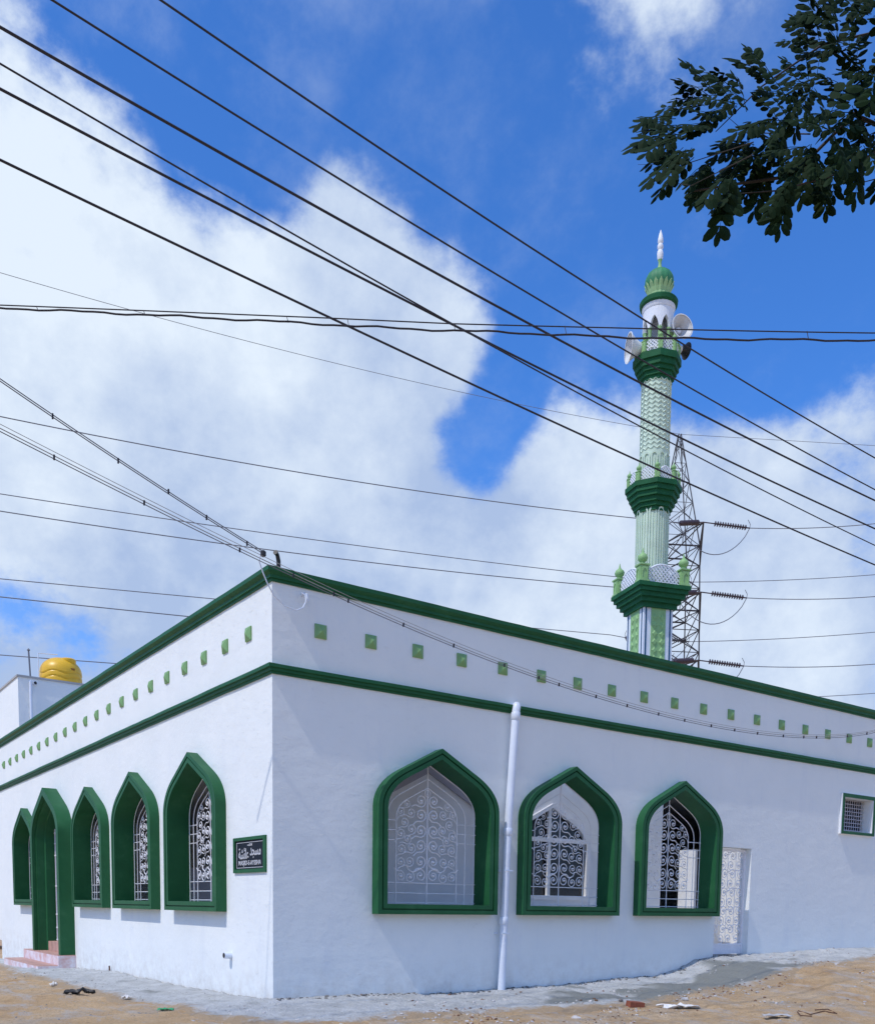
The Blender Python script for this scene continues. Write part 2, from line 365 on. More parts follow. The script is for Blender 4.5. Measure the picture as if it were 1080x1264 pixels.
def grid_mesh(name, xs, ys, f, m, keep=None):
    vs = [(x, y, f(x, y)) for y in ys for x in xs]; n = len(xs); fs = []
    for j in range(len(ys) - 1):
        for i in range(n - 1):
            if keep is None or keep((xs[i] + xs[i + 1]) / 2, (ys[j] + ys[j + 1]) / 2): fs.append((j * n + i, j * n + i + 1, (j + 1) * n + i + 1, (j + 1) * n + i))
    me = bpy.data.meshes.new(name); me.from_pydata(vs, [], fs); me.materials.append(m)
    me.polygons.foreach_set('use_smooth', [True] * len(fs))
    o = bpy.data.objects.new(name, me); col.objects.link(o); return o
go = grid_mesh('ground', axis(-700, -4.2, 14, 900, .06), axis(-700, -5, 8, 900, .06), hgt, GROUND); tag(go, kind='structure')
def apron_h(x, y):
    d, b, w = near(x, y); q = Vector((x, y, 3.3))
    w2 = w + .28 * noise.noise(q * 1.1) + .16 * noise.noise(q * 3.3) + .07 * noise.noise(q * 9)
    w2 += .05 * noise.noise(q * 21); k = max(-1, min(1, (w2 - d) / .14))
    return hgt(x, y) + (.028 + .018 * noise.noise(q * 5) + .010 * noise.noise(q * 14)) * k + (.02 * math.exp(-(d / .15) ** 2) * (1 + noise.noise(q * 6)))
def apk(x, y):
    d, b, w = near(x, y); return (x < .04 or y < .04) and d < w + .55 and d > 0 or (0 <= x < .08 and y >= 0) or (0 <= y < .08 and x >= 0)
ax = list(np.arange(-2.4, 0, .05)) + list(np.arange(0, 15, .05)) + list(np.arange(15, 24, .4)); ay = list(np.arange(-3, 10, .05)) + list(np.arange(10, 17, .2))
ao = grid_mesh('cement_apron', ax, ay, apron_h, APRON, apk); tag(ao, kind='structure')
at_ = ao.data.attributes.new('damp', 'FLOAT', 'POINT'); vals = []
for v in ao.data.vertices:
    x, y = v.co.x, v.co.y; d = -y; q = Vector((x, y, 9))
    e = 0
    if x > 3: 
        e = math.exp(-((x - 6.3) / 1.7) ** 2 - ((d - 1.25) / .55) ** 2) * 1.5 + math.exp(-((x - 3.9) / .9) ** 2 - ((d - 1.2) / .25) ** 2) + math.exp(-((x - 8.2) / .8) ** 2 - ((d - .8) / .5) ** 2)
    vals.append(max(0, min(1, (e + .9 * noise.noise(q * 2.2) - .35) * 3)))
at_.data.foreach_set('value', vals)
a2_ = ao.data.attributes.new('sandy', 'FLOAT', 'POINT'); vals = []
for v in ao.data.vertices:
    d, b, w = near(v.co.x, v.co.y); vals.append(max(0, min(1, 1 - (w - d) / .42)) if d > 0 else 0)
a2_.data.foreach_set('value', vals)

# ------------------------------------------------------------------ the mosque
mosque = empty('mosque', (0, 0, 0), 0, 'white mosque building with green arched window hoods and green cornices on a street corner', 'mosque')
YE, XE, ZT, TH = 15.55, 22.0, 4.95, .22
def arch(hw, zb, za, n=9, zs=None):
    zc = za - .52 * hw; z0 = zc - .30 * hw; x1, z1 = .61 * hw, za - .52 * .61 * hw
    if zs: z0 = zs
    P = [(-hw, zb), (hw, zb)]
    Rr = []
    for i in range(n + 1):
        t = i / n; x = (1 - t) ** 2 * hw + 2 * t * (1 - t) * hw + t * t * x1; z = (1 - t) ** 2 * z0 + 2 * t * (1 - t) * zc + t * t * z1; Rr.append((x, z))
    P += Rr + [(0, za)] + [(-x, z) for x, z in reversed(Rr)]
    return P
HW, ZB, ZA = .98, 1.08, 3.255
IW, IB, IA = .835, 1.212, 3.115
RC = [2.376, 4.80, 7.22]; LC = [2.36, 4.90, 7.44, 12.55]; DC = 9.98
rmap = lambda x, z, d: Vector((x, d, z))           # right wall: runs along x, depth d goes inside (+y)
lmap = lambda y, z, d: Vector((d, y, z))           # left wall: runs along y, depth goes inside (+x)
def sh(P, c): return [(x + c, z) for x, z in P]
rect = lambda a, b, c, d: [(a, c), (b, c), (b, d), (a, d)]
holes = [sh(arch(IW + .05, IB - .04, IA + .05), c) for c in RC] + [rect(8.25, 9.19, .36, 2.266), rect(11.96, 12.90, 2.73, 3.37)]
SH = (.635 - .44, .635 + .44, 1.80 - .19, 1.80 + .19)
MB().prism(rect(TH, XE, -.9, ZT), rmap, 0, TH, holes).build('wall', WALL, mosque)
holes = [sh(arch(IW + .05, IB - .04, IA + .05), c) for c in LC] + [sh(arch(.93, .10, 3.32), DC)]
MB().prism(rect(0, YE, -.9, ZT), lmap, 0, TH, holes).build('wall', WALL, mosque)
MB().box((.0, YE, -.9), (XE, YE + TH, ZT)).build('wall', WALL, mosque)
MB().box((XE, 0, -.9), (XE + TH, YE + TH, ZT)).build('wall', WALL, mosque)
# mitred trims running round the corner
def trim(name, prof, m, parent):    # prof: list of (out, z); path: left far end -> corner -> right far end
    b = MB(); vs = []; ys = [YE + .2 - .2 * i for i in range(int((YE + .1) / .2))]; xs = [.1 + .2 * i for i in range(int(XE / .2))]
    m_ = len(ys) + 1 + len(xs)
    for (o, z) in prof:
        jn = lambda t: 1 + (.05 if o > .01 else 0) * noise.noise(Vector((t * 1.3, z * 9, 3)))
        jz = lambda t: .0045 * noise.noise(Vector((t * .9, o * 20, 7))) + .003 * noise.noise(Vector((t * 3.1, 1, z * 4)))
        vs += [(-o * jn(y), y, z + jz(y)) for y in ys] + [(-o, -o, z)] + [(x, -o * jn(-x), z + jz(-x)) for x in xs]
    n = len(prof); fs = []
    for i in range(n - 1):
        for k in range(m_ - 1): fs.append((m_ * i + k, m_ * i + k + 1, m_ * (i + 1) + k + 1, m_ * (i + 1) + k))
    b.add(vs, fs); return b.build(name, m, parent, 25)
trim('roof_cornice', [(.0, 4.935), (.022, 4.935), (.022, 4.965), (.045, 4.968), (.045, 5.0), (.088, 5.035), (.088, 5.082), (-.26, 5.085), (-.26, 4.90), (0, 4.93)], GREEN, mosque)
trim('string_course', [(-.01, 3.888), (.022, 3.888), (.022, 3.915), (.045, 3.918), (.045, 3.95), (.072, 3.956), (.072, 3.995), (.0, 4.005), (-.01, 4.005)], GREEN, mosque)
# pyramid bosses in the parapet
b = MB(); s_ = .079; h_ = .082
b.add([(-s_, 0, -h_), (s_, 0, -h_), (s_, 0, h_), (-s_, 0, h_), (-s_, -.018, -h_), (s_, -.018, -h_), (s_, -.018, h_), (-s_, -.018, h_), (0, -.062, 0)],
      [(0, 1, 5, 4), (1, 2, 6, 5), (2, 3, 7, 6), (3, 0, 4, 7), (4, 5, 8), (5, 6, 8), (6, 7, 8), (7, 4, 8), (0, 3, 2, 1)])
boss = b.build('pyramid_boss', BOSS, mosque); boss.location = (.6379, 0, 4.4746)
for i in range(1, 30): inst(boss, mosque, Matrix.Translation((.6379 + .7108 * i, 0, 4.4746)))
for i in range(21): inst(boss, mosque, Matrix.Translation((0, .6376 + .7107 * i, 4.4746)) @ Matrix.Rotation(-math.pi / 2, 4, 'Z'))

def hood(mp, c, rings, parent, openb=False):     # moulded frame and reveal of an arched opening
    b = MB(); vs = []; n = None
    for (hw, zb, za, d) in rings:
        P = arch(hw, zb, za, 12)
        if openb: P = P[1:] + [P[0]]
        n = len(P); vs += [mp(x + c, z, d) for x, z in P]
    fs = []
    for i in range(len(rings) - 1):
        for k in range(n if not openb else n - 1): fs.append((i * n + k, i * n + (k + 1) % n, (i + 1) * n + (k + 1) % n, (i + 1) * n + k))
    b.add(vs, fs); return b
def wrings(t=.15):
    a, z, q = HW, ZB, ZA
    o = [(0, .0), (0, -t), (.060, -t), (.062, -t + .035), (.078, -t + .035), (.080, -t + .006), (.145, -t + .006), (.145, .215)]
    return [(a - s, z + s * .91, q - s * .97, d) for s, d in o]
for c in RC: hood(rmap, c, wrings(), mosque).build('window_hood', GREEN, mosque, 30)
for c in LC: hood(lmap, c, wrings(), mosque).build('window_hood', GREEN, mosque, 30)
o = [(0, .0), (0, -.28), (.15, -.28), (.15, -.20), (.19, -.20), (.20, -.04), (.23, -.02), (.23, .215)]
hood(lmap, DC, [(1.15 - s, .13, 3.46 - s * .97, d) for s, d in o], mosque, True).build('door_hood', GREEN, mosque, 30)

# scrollwork grilles
def scroll_mesh(sides=4, steps=22):
    b = MB(); pts = []
    for i in range(steps + 1):                       # spiral from centre outwards, then an S tail
        t = i / steps; a = t * 2 * math.pi * 1.45 + 2.2; r = .16 + .84 * t ** .8
        pts.append((r * math.cos(a), 0, r * math.sin(a)))
    a = 2 * math.pi * 1.45 + 2.2; e = Vector(pts[-1]); tg = Vector((-math.sin(a), 0, math.cos(a)))
    for k in range(1, 7):
        t = k / 6; q = e + tg * (1.1 * t) + Vector((math.cos(a), 0, math.sin(a))) * (.30 * t * t) + Vector((0, 0, -.55)) * t * t; pts.append(tuple(q))
    b.tube(pts, .085, sides)
    b.lathe([(.05, -.2), (.17, -.12), (.23, 0), (.17, .12), (.05, .2)], 7, (.05, 0, .02), Matrix.Rotation(.5, 4, 'Y'))
    return b
SCR = [(.105, 2.60, .088), (.105, 2.41, .09), (.105, 2.20, .092), (.105, 2.00, .09), (.105, 1.785, .09), (.105, 1.60, .09),
       (.265, 2.43, .070), (.255, 2.215, .074), (.255, 1.965, .074), (.28, 1.785, .072), (.275, 1.575, .082),
       (.335, 2.545, .055), (.430, 2.44, .062), (.37, 2.30, .068), (.430, 2.15, .072), (.32, 2.08, .070), (.418, 1.945, .072), (.425, 1.775, .068), (.425, 1.585, .074)]
scroll0 = scroll_mesh(); scroll_me = None
def grille_bars():
    b = MB(); r = .0068
    for hw, za in ((.50, 2.775), (.645, 2.895), (.805, 3.085)):
        P = arch(hw, IB, za, 7); P = P[1:] + [P[0]]
        b.tube([(x, 0, z) for x, z in P], r, 5)
    b.tube([(0, 0, IB), (0, 0, 3.09)], r * 1.15, 5)
    for z in (1.232, 1.36, 1.497): b.tube([(-.86, .012, z), (.86, .012, z)], r, 5)
    for z in (2.06, 2.19, 2.318):
        for s in (-1, 1): b.tube([(s * .5, .012, z), (s * .86, .012, z)], r, 5)
    # little pointed ring under the apex
    b.tube([(.045 * math.cos(a), 0, 2.70 + .05 * math.sin(a)) for a in np.linspace(0, 6.283, 10)], r * .8, 4)
    return b
gb = grille_bars(); gb_me = None
def grille(M, singles=True):
    global gb_me, scroll_me
    if gb_me is None:
        g = gb.build('window_grille', METALW, None, 40); gb_me = g.data; col.objects.unlink(g); bpy.data.objects.remove(g)
        s = scroll0.build('scroll', METALW, None, 50); scroll_me = s.data; col.objects.unlink(s); bpy.data.objects.remove(s)
    g = bpy.data.objects.new('window_grille', gb_me); col.objects.link(g); g.parent = mosque; g.matrix_local = M
    rng = random.Random(3); J = MB()
    for i, (u, z, r) in enumerate(SCR):
        rot = rng.uniform(-.5, .5); fz = -1 if z < 1.65 else 1
        for s in (-1, 1):
            T = Matrix.Translation((s * u, 0, z)) @ Matrix.Diagonal((s * r, r, r * fz, 1)) @ Matrix.Rotation(rot, 4, 'Y')
            if singles:
                o = bpy.data.objects.new('scroll', scroll_me); col.objects.link(o); o.parent = g; o.matrix_local = T
            else: J.add([T @ Vector(v) for v in scroll0.v], scroll0.f)
    if not singles:
        o = J.build('scrollwork', METALW, g); o['kind'] = 'stuff'
    return g
for c in RC: grille(Matrix.Translation((c, .185, 0)))
for i, c in enumerate(LC): grille(Matrix.Translation((.185, c, 0)) @ Matrix.Rotation(-math.pi / 2, 4, 'Z'), i < 3)

# side door: gate behind the opening
b = MB(); Y = .13
for x in (8.27, 9.17): b.box((x - .02, Y - .02, .42), (x + .02, Y + .02, 2.25))
b.box((8.29, Y - .018, 2.21), (9.15, Y + .018, 2.25)); b.box((8.29, Y - .018, .57), (9.15, Y + .018, .60))
gate = b.build('side_gate', METALW, mosque)
MB().box((8.29, Y - .008, .42), (9.15, Y + .008, .57)).build('kick_panel', METALW, gate)
J = MB(); rng = random.Random(5)
for i in range(4):
    for j in range(10):
        T = Matrix.Translation((8.40 + .213 * i + (.03 if j % 2 else -.02), Y, .69 + .160 * j)) @ Matrix.Diagonal(((-1) ** i * .088, .088, .088, 1)) @ Matrix.Rotation((j % 2) * 2.6 + rng.uniform(-.2, .2), 4, 'Y')
        J.add([T @ Vector(v) for v in scroll0.v], scroll0.f)
for x in (8.50, 8.72, 8.94): J.tube([(x, Y, .71), (x, Y, 2.21)], .006, 4)
o = J.build('scrollwork', METALW, gate); o['kind'] = 'stuff'
MB().box((8.25, .0, .30), (9.19, TH + .9, .40)).build('door_sill', mat('grey_cement', (.36, .36, .35), .9, .2, 8, .004, 40), mosque)
# small barred window on the right
x0, x1, z0, z1 = 11.83, 12.99, 2.675, 3.44
b = MB()
b.prism(rect(x0, x1, z0, z1), rmap, -.045, .0, [rect(x0 + .08, x1 - .085, z0 + .06, z1 - .075)])
sw = b.build('small_window_surround', WHITE, mosque)
b = MB(); b.prism(rect(x0 + .02, x1, z0, z1), rmap, -.057, -.047, [rect(x0 + .075, x1 - .065, z0 + .055, z1 - .07)]); b.build('green_border', GREEN, sw)
b = MB(); zz0, zz1 = z0 + .07, z1 - .08
for i in range(12): b.box((x0 + .14 + i * .078, .16, zz0), (x0 + .152 + i * .078, .170, zz1))
for j in range(9): b.box((x0 + .10, .148, zz0 + .025 + j * .072), (x1 - .05, .16, zz0 + .037 + j * .072))
b.build('window_mesh', mat('shaded_grille_paint', (.50, .49, .54), .6), mosque)  # grille colour darkened so the mesh looks in shade
MB().box((x0 + .1, .195, z0 + .03), (x1 + .1, .21, z1)).build('unlit_backing', mat('unlit_dark', (.03, .03, .035), .9, spec=.1), mosque)  # matt dark sheet standing in for the unlit space behind the mesh

# rain pipe
pp = [(3.72, .05, 3.965), (3.68, -.09, 3.985), (3.642, -.13, 3.955), (3.628, -.135, 3.90)]
pipe = MB().tube(pp + [(3.600, -.10, 3.0), (3.555, -.10, 2.30), (3.535, -.095, 1.6), (3.50, -.09, -.02)], .056, 14).build('drainpipe', PVC, mosque, 40)
for (x, y, z) in ((3.626, -.132, 3.83), (3.553, -.10, 2.24), (3.515, -.095, 1.0)):
    MB().lathe([(.062, -.05), (.066, -.045), (.066, .045), (.062, .05)], 14, (x, y, z)).build('pipe_collar', PVC, pipe, 40)
for (x, z) in ((3.545, 1.70), (3.51, .82)):
    MB().box((x - .085, -.03, z - .012), (x - .045, .01, z + .012)).box((x - .075, -.16, z - .01), (x + .07, -.152, z + .01)).build('pipe_clip', PVC, pipe)
# capped pipe stub, conduit hook, bent roof conduit
st = MB().tube([(.02, 1.25, .51), (-.10, 1.25, .51)], .045, 12).build('pipe_stub', PVC, mosque, 40)
MB().tube([(-.101, 1.25, .51), (-.106, 1.25, .51)], .033, 12).build('pipe_bore', BLK, st)
MB().tube([(-.03, 6.5, -.1), (-.035, 6.5, .06)], .014, 6).build('iron_peg', RUST, mosque)
MB().tube([(.39, .02, 4.845), (.39, -.05, 4.86), (.415, -.075, 4.85), (.43, -.075, 4.77)], .015, 8).build('conduit_hook', PVC, mosque, 40)
MB().tube([(.115, .06, 5.08), (.115, .06, 5.20), (.09, .04, 5.26), (.05, .01, 5.275)], [.026, .026, .024, .03], 8).build('bent_roof_conduit', BLK, mosque, 40)
# steps at the left door
MB().box((-.335, 8.78, -.5), (0, 11.75, .118)).build('upper_step', PINK, mosque)
MB().box((-.72, 8.76, -.7), (-.335, 11.85, -.075)).build('lower_step', PINK, mosque)
for (x0_, x1_, z_, ya, yb) in ((-.345, .0, .118, 8.80, 11.74), (-.73, -.337, -.075, 8.80, 11.82)):
    n = 8; w = (yb - ya) / n
    for i in range(n): MB().box((x0_ + .012, ya + i * w + .004, z_), (x1_ - .004, ya + (i + 1) * w - .004, z_ + .014)).build('tile', TILE, mosque)
for i in range(6): MB().box((-.02, DC - .9 + .3 * i + .005, .135), (.0, DC - .9 + .3 * (i + 1) - .005, .33)).build('riser_tile', TILE, mosque)
MB().box((.0, DC - .93, .05), (1.0, DC + .93, .33)).build('threshold', TILE, mosque)
b = MB()
for y in np.linspace(DC - .86, DC + .86, 15): b.box((.15, y - .010, .33), (.17, y + .010, 3.1))
for z in (.36, .62, .9, 1.5, 2.15, 2.4, 2.62): b.box((.148, DC - .9, z - .014), (.172, DC + .9, z + .014))
dg = b.build('front_door_gate', METALW, mosque)
MB().box((.19, DC - .88, .33), (.21, DC + .88, 3.2)).build('door_panel', LAVGREY, dg)
b = MB()
for y in (DC - .60, DC, DC + .60): b.box((.177, y - .02, .4), (.189, y + .02, 3.0))
b.build('door_stile', WHITE, dg)

# inside: roof slab, passage behind the right wall, inner wall with its own windows
YI = 1.36
iholes = [sh(arch(.87, 1.32, 2.90), 5.70), rect(8.41, 9.75, .36, 3.3)]
MB().prism(rect(TH, XE, -.5, 3.45), rmap, YI, YI + .16, iholes).build('inner_wall', INW, mosque)
MB().box((TH, YI + .16, 3.33), (XE, YE, 3.44)).build('roof', ROOFM, mosque)
MB().box((TH, TH, 3.42), (3.7, YI, 3.56)).build('passage_shade_slab', INW, mosque)  # unseen slab added to keep the passage behind the first window dim
MB().box((TH, TH, -.4), (XE, YE, .36)).build('floor', INFLOOR, mosque)
MB().box((10.17, YI - .40, .36), (10.5, YI, 2.6)).build('passage_pillar', WHITE, mosque)
MB().box((8.90, YI - .37, .36), (8.96, YI, 2.28)).build('passage_pillar', WHITE, mosque)
P = arch(.87, 1.32, 2.90)
iw = MB().prism(sh(P, 5.70), rmap, YI - .03, YI + .03, [sh(arch(.80, 1.39, 2.83), 5.70)]).build('inner_window', WHITE, mosque)
MB().prism(sh(arch(.80, 1.39, 2.83), 5.70), rmap, YI + .05, YI + .06).build('pane', DARKGL, iw)
b = MB(); b.box((5.62, YI - .02, 1.39), (5.68, YI + .03, 2.83)); b.box((4.91, YI - .025, 2.27), (6.49, YI + .025, 2.34)); b.build('glazing_bar', WHITE, iw)
# lavender-grey inner arched panel seen through the nearest side window
b = MB()
b.prism(sh(arch(1.25, .6, 3.3), 3.2), rmap, YI - .035, YI - .003, [sh(arch(1.15, .7, 3.17), 3.2)]); b.build('inner_arch_panel', LAVGREY, mosque)
# partition and pale cabinet shape in the dark prayer room
MB().box((2.2, 4.0, .36), (2.26, 9.0, 1.9)).build('partition', LAVGREY, mosque)

# ------------------------------------------------------------------ sign
sg = empty('name_plaque', (0, .635, 1.80), -math.pi / 2, 'dark name plaque in green frame with silver Arabic and Latin lettering on the sunlit wall', 'sign')
hw, hh = .475, .222
idm = lambda x, z, d: Vector((x, d, z))
MB().prism(rect(-hw, hw, -hh, hh), idm, -.026, .0, [rect(-hw + .05, hw - .06, -hh + .045, hh - .04)]).build('frame', GREEN, sg)
MB().box((-hw + .04, -.005, -hh + .035), (hw - .05, -.001, hh - .03)).build('plaque', SIGNB, sg)
b = MB(); b.prism(rect(-hw + .075, hw - .085, -hh + .06, hh - .062), idm, -.009, -.0052, [rect(-hw + .083, hw - .093, -hh + .067, hh - .069)]); b.build('border_line', SIGNL, sg)
def text(body, name, parent, x, z, w, h, d=-.008, al='CENTER', m=SIGNL):
    cu = bpy.data.curves.new(name, 'FONT'); cu.body = body; cu.align_x = al; cu.size = 1; cu.extrude = .01; cu.offset = .012
    o = bpy.data.objects.new(name, cu); col.objects.link(o); bpy.context.view_layer.update()
    me = bpy.data.meshes.new_from_object(o.evaluated_get(bpy.context.evaluated_depsgraph_get())); bpy.data.objects.remove(o)
    xs = [v.co.x for v in me.vertices]; ys = [v.co.y for v in me.vertices]; cx, cy = (max(xs) + min(xs)) / 2, (max(ys) + min(ys)) / 2
    sx, sy = w / (max(xs) - min(xs)), h / (max(ys) - min(ys))
    for v in me.vertices: v.co = Vector(((v.co.x - cx) * sx, -v.co.z * .2, (v.co.y - cy) * sy))
    me.materials.clear(); me.materials.append(m)
    o = bpy.data.objects.new(name, me); col.objects.link(o); o.parent = parent; o.location = (x, d, z); return o
text('\uFEAA\uFEA0\uFEB4\uFEE3', 'lettering', sg, .165, .02, .31, .13)
text('\uFE94\uFEB8\uFE8B\uFE8E\uFECB', 'lettering', sg, -.185, .02, .30, .14)
text('MASJID-E-AYESHA', 'lettering', sg, -.005, -.107, .66, .075)
text('\uFEEA\uFEE0\uFEDF\uFE8D', 'lettering', sg, .0, .125, .14, .03)

# ------------------------------------------------------------------ roof-top room with water tank
RX, RY, RZ = .80, 16.9, 7.07
rt = empty('rooftop_room', (RX, RY, 0), 0, 'plain white flat-roofed block rising behind the far left end of the green roofline', 'building')
MB().box((0, 0, 0), (6.5, 7, RZ)).build('wall', WALL, rt)
MB().box((-.03, -.03, RZ), (6.53, 7.03, RZ + .05)).build('roof_slab', ROOFM, rt)
MB().tube([(.30, -.05, 3), (.30, -.05, RZ - .09)], .035, 8).tube([(.30, -.05, RZ - .09), (.30, .02, RZ - .09)], .035, 8).build('wall_pipe', PVC, rt, 40)
MB().tube([(.42, .05, RZ - .12), (.42, -.07, RZ - .12)], .05, 10).build('outlet_stub', PVC, rt, 40)
MB().tube([(.42, -.071, RZ - .12), (.42, -.075, RZ - .12)], .04, 10).build('outlet_bore', BLK, rt)
tag(MB().tube([(RX + .36, RY + .2, RZ + .05), (RX + .33, RY + .2, RZ + .75)], .022, 8).lathe([(.01, -.04), (.045, 0), (.01, .045)], 10, (RX + .33, RY + .2, RZ + .77)).build('mast_pole', ALU), 'thin grey pole with ball top standing on the flat roof left of the yellow tank', 'pole')
tx, ty, tz = RX + 1.36, RY + 1.05, RZ + .05
def wav(a, z):
    return 1.0 + .02 * math.sin(7 * a + 0) * (0 if z > .62 else .2)
tk = empty('water_tank', (tx, ty, tz), 0, 'ribbed yellow plastic water tank on the flat roof at far left', 'water tank')
b = MB(); n = 48; vs = []; prof = []
for i in range(60):
    z = i / 59 * .88
    vs_r = .56
    prof.append(z * .84 / .88)
pts = []
for z in prof:
    for k in range(n):
        a = 2 * math.pi * k / n
        if z < .40:
            ph = (z - .035 * math.sin(5 * a)) / .145; g_ = ph - math.floor(ph); r = .56 - .028 * max(0, 1 - abs(g_ - .5) * 6) ; r *= 1
            if z < .02: r = .52
        else:
            t = (z - .40) / .44; r = .56 * math.sqrt(max(0, 1 - t ** 2.2)) * .995 + .0
            r = max(r, .02)
        pts.append((r * math.cos(a), r * math.sin(a), z))
fs = [(i * n + k, i * n + (k + 1) % n, (i + 1) * n + (k + 1) % n, (i + 1) * n + k) for i in range(59) for k in range(n)]
b.add(pts, fs); b.build('tank_body', YEL, tk, 60)
b = MB(); b.lathe([(.19, 0), (.21, .03), (.21, .10), (.18, .13), (.05, .15)], 20, (.14, -.24, .66), Matrix.Rotation(.0, 4, 'X')); b.build('lid', YEL, tk, 40)
MB().box((.06, -.535, .44), (.24, -.50, .49)).build('badge', mat('ochre_badge', (.30, .12, .01), .5), tk)
tag(MB().tube([(tx - .62, ty - .1, tz), (tx - .62, ty - .1, tz + .86), (tx - .1, ty - .1, tz + .90)], .014, 6).build('tank_inlet_pipe', PVC), 'thin bent inlet pipe rising beside the yellow water tank', 'pipe')

# ------------------------------------------------------------------ minaret
MX, MY = 8.81, 2.19
def mz(y): return 6 + (806.4 - y) * .01429
mn = empty('minaret', (MX, MY, 4.45), R(-17.5), 'slender green and white minaret with onion dome and three railed balconies behind the roofline', 'minaret')
mn.rotation_euler = (0, R(-.35), R(-17.5))
B0 = 4.45
def zz(y): return mz(y) - B0
hs = .305
MB().box((-hs, -hs, -1.0), (hs, hs, zz(752))).build('base_shaft', WSTUC, mn)
# carved panels, blue corner lines
for s in range(4):
    Mr = Matrix.Rotation(s * math.pi / 2, 4, 'Z')
    pn = MB().box((-.15, -hs - .012, .1), (.15, -hs - .001, zz(757)), Mr).build('carved_panel', APPLE, mn)
    b = MB(); z = .15
    while z < zz(757) - .1:
        for u in (-.075, .075):
            r = .062
            q = [Mr @ Vector((u + x * r, -hs - .014, z + w * r)) for x, w in ((0, -1.2), (1, 0), (0, 1.2), (-1, 0))] + [Mr @ Vector((u + x * r * .55, -hs - .030, z + w * r * .55)) for x, w in ((0, -1.2), (1, 0), (0, 1.2), (-1, 0))]
            b.add(q, [(0, 1, 5, 4), (1, 2, 6, 5), (2, 3, 7, 6), (3, 0, 4, 7), (4, 5, 6, 7)])
        z += .15
    o = b.build('diamond_relief', APPLE, mn); o['kind'] = 'stuff'
    for u in (-.27, .235):
        MB().box((u, -hs - .008, .0), (u + .028, -hs - .001, zz(753)), Mr).build('blue_line', BLUEL, mn)
def steps(levels, n, rot): # (r, z0, z1)
    b = MB()
    for r, a, c in levels: b.lathe([(r, a), (r, c)], n, rot=rot)
    return b
k4 = math.sqrt(2)
steps([(.36 * k4, zz(757), zz(751)), (.41 * k4, zz(751), zz(745.5)), (.46 * k4, zz(745.5), zz(740)), (.50 * k4, zz(740), zz(735)), (.535 * k4, zz(735), zz(730))], 4, math.pi / 4).build('lower_balcony', DKGREEN, mn)
def post(h, w, m=APPLE, ball=True, sides=4):
    b = MB(); b.box((-w / 2, -w / 2, 0), (w / 2, w / 2, h)); b.box((-w * .62, -w * .62, h), (w * .62, w * .62, h + w * .15)); b.box((-w * .6, -w * .6, 0), (w * .6, w * .6, w * .2))
    if ball: b.lathe([(w * .30, h + w * .15), (w * .34, h + w * .3), (w * .26, h + w * .42), (w * .5, h + w * .62), (w * .58, h + w * .9), (w * .46, h + w * 1.15), (w * .2, h + w * 1.35), (w * .12, h + w * 1.5), (.004, h + w * 1.95)], 10)
    # pointed niche on each face
    for s in range(4):
        Mr = Matrix.Rotation(s * math.pi / 2, 4, 'Z'); f = w * .26
        b.prism([(-w * .36, h * .12), (w * .36, h * .12), (w * .36, h * .9), (-w * .36, h * .9)], lambda x, z, d: Mr @ Vector((x, d, z)), -w / 2 - w * .07, -w / 2, [[(-f, h * .2), (f, h * .2), (f, h * .62), (0, h * .8), (-f, h * .62)]])
    return b
def lattice(L, h, rise, pitch, t=.014):     # arched lattice panel in local x-z
    b = MB(); top = lambda x: h + rise * max(0, 1 - (2 * x / L) ** 2)
    n = int((L + h + rise) / pitch) + 2
    for s in (1, -1):
        for i in range(-n, n):
            c = i * pitch; P = []
            for k in range(61):
                x = -L / 2 + L * k / 60; z = s * (x) + c + h / 2
                if 0 <= z <= top(x): P.append((x, z))
            if len(P) > 1: b.box((-t / 2, -t / 2, 0), (t / 2, t / 2, 1), Matrix.Translation((P[0][0], .004 * s, P[0][1])) @ (Vector((P[-1][0] - P[0][0], 0, P[-1][1] - P[0][1])).to_track_quat('Z', 'Y').to_matrix().to_4x4()) @ Matrix.Diagonal((1, 1, math.hypot(P[-1][0] - P[0][0], P[-1][1] - P[0][1]), 1)))
    E_ = [(x, top(x)) for x in np.linspace(-L / 2, L / 2, 11)]
    b.tube([(x, 0, z) for x, z in E_], t * .9, 4); b.box((-L / 2, -t, 0), (L / 2, t, t * 1.6))
    return b
zb = zz(730)
for s in range(4):
    Mr = Matrix.Rotation(s * math.pi / 2, 4, 'Z'); o = post(.28, .165).build('railing_post', APPLE, mn, 40); o.matrix_local = Mr @ Matrix.Translation((.425, -.425, zb))
    o = lattice(.68, .20, .15, .078, .020).build('lattice_panel', WSTUC, mn); o.matrix_local = Mr @ Matrix.Translation((0, -.43, zb))
# lower fluted shaft
def fluted(r, z0, z1, n, name, m=PALE, rib=.02):
    sh_ = MB().lathe([(r, z0), (r, z1)], 24).build(name, m, mn, 40)
    b = MB(); w = 2 * math.pi * r / n
    for k in range(n):
        a = 2 * math.pi * k / n
        def P(x, z, d): 
            t = a + x / r; return Vector(((r + d) * math.cos(t), (r + d) * math.sin(t), z))
        for x in (-w * .36, w * .36): b.prism([(x - w * .09, z0), (x + w * .09, z0), (x + w * .09, z1 - w * .75), (x - w * .09, z1 - w * .75)], P, -.004, rib)
        b.prism([(-w * .07, z0), (w * .07, z0), (w * .07, z1 - w * .95), (-w * .07, z1 - w * .95)], P, -.004, rib * .7)
        A = [(w * .45 * math.cos(t), z1 - w * .75 + w * .5 * math.sin(t)) for t in np.linspace(0, math.pi, 7)]; B_ = [(w * .27 * math.cos(t), z1 - w * .75 + w * .32 * math.sin(t)) for t in np.linspace(math.pi, 0, 7)]
        b.prism(A + B_, P, -.004, rib)
    o = b.build('flute_arch', m, mn); o['kind'] = 'stuff'
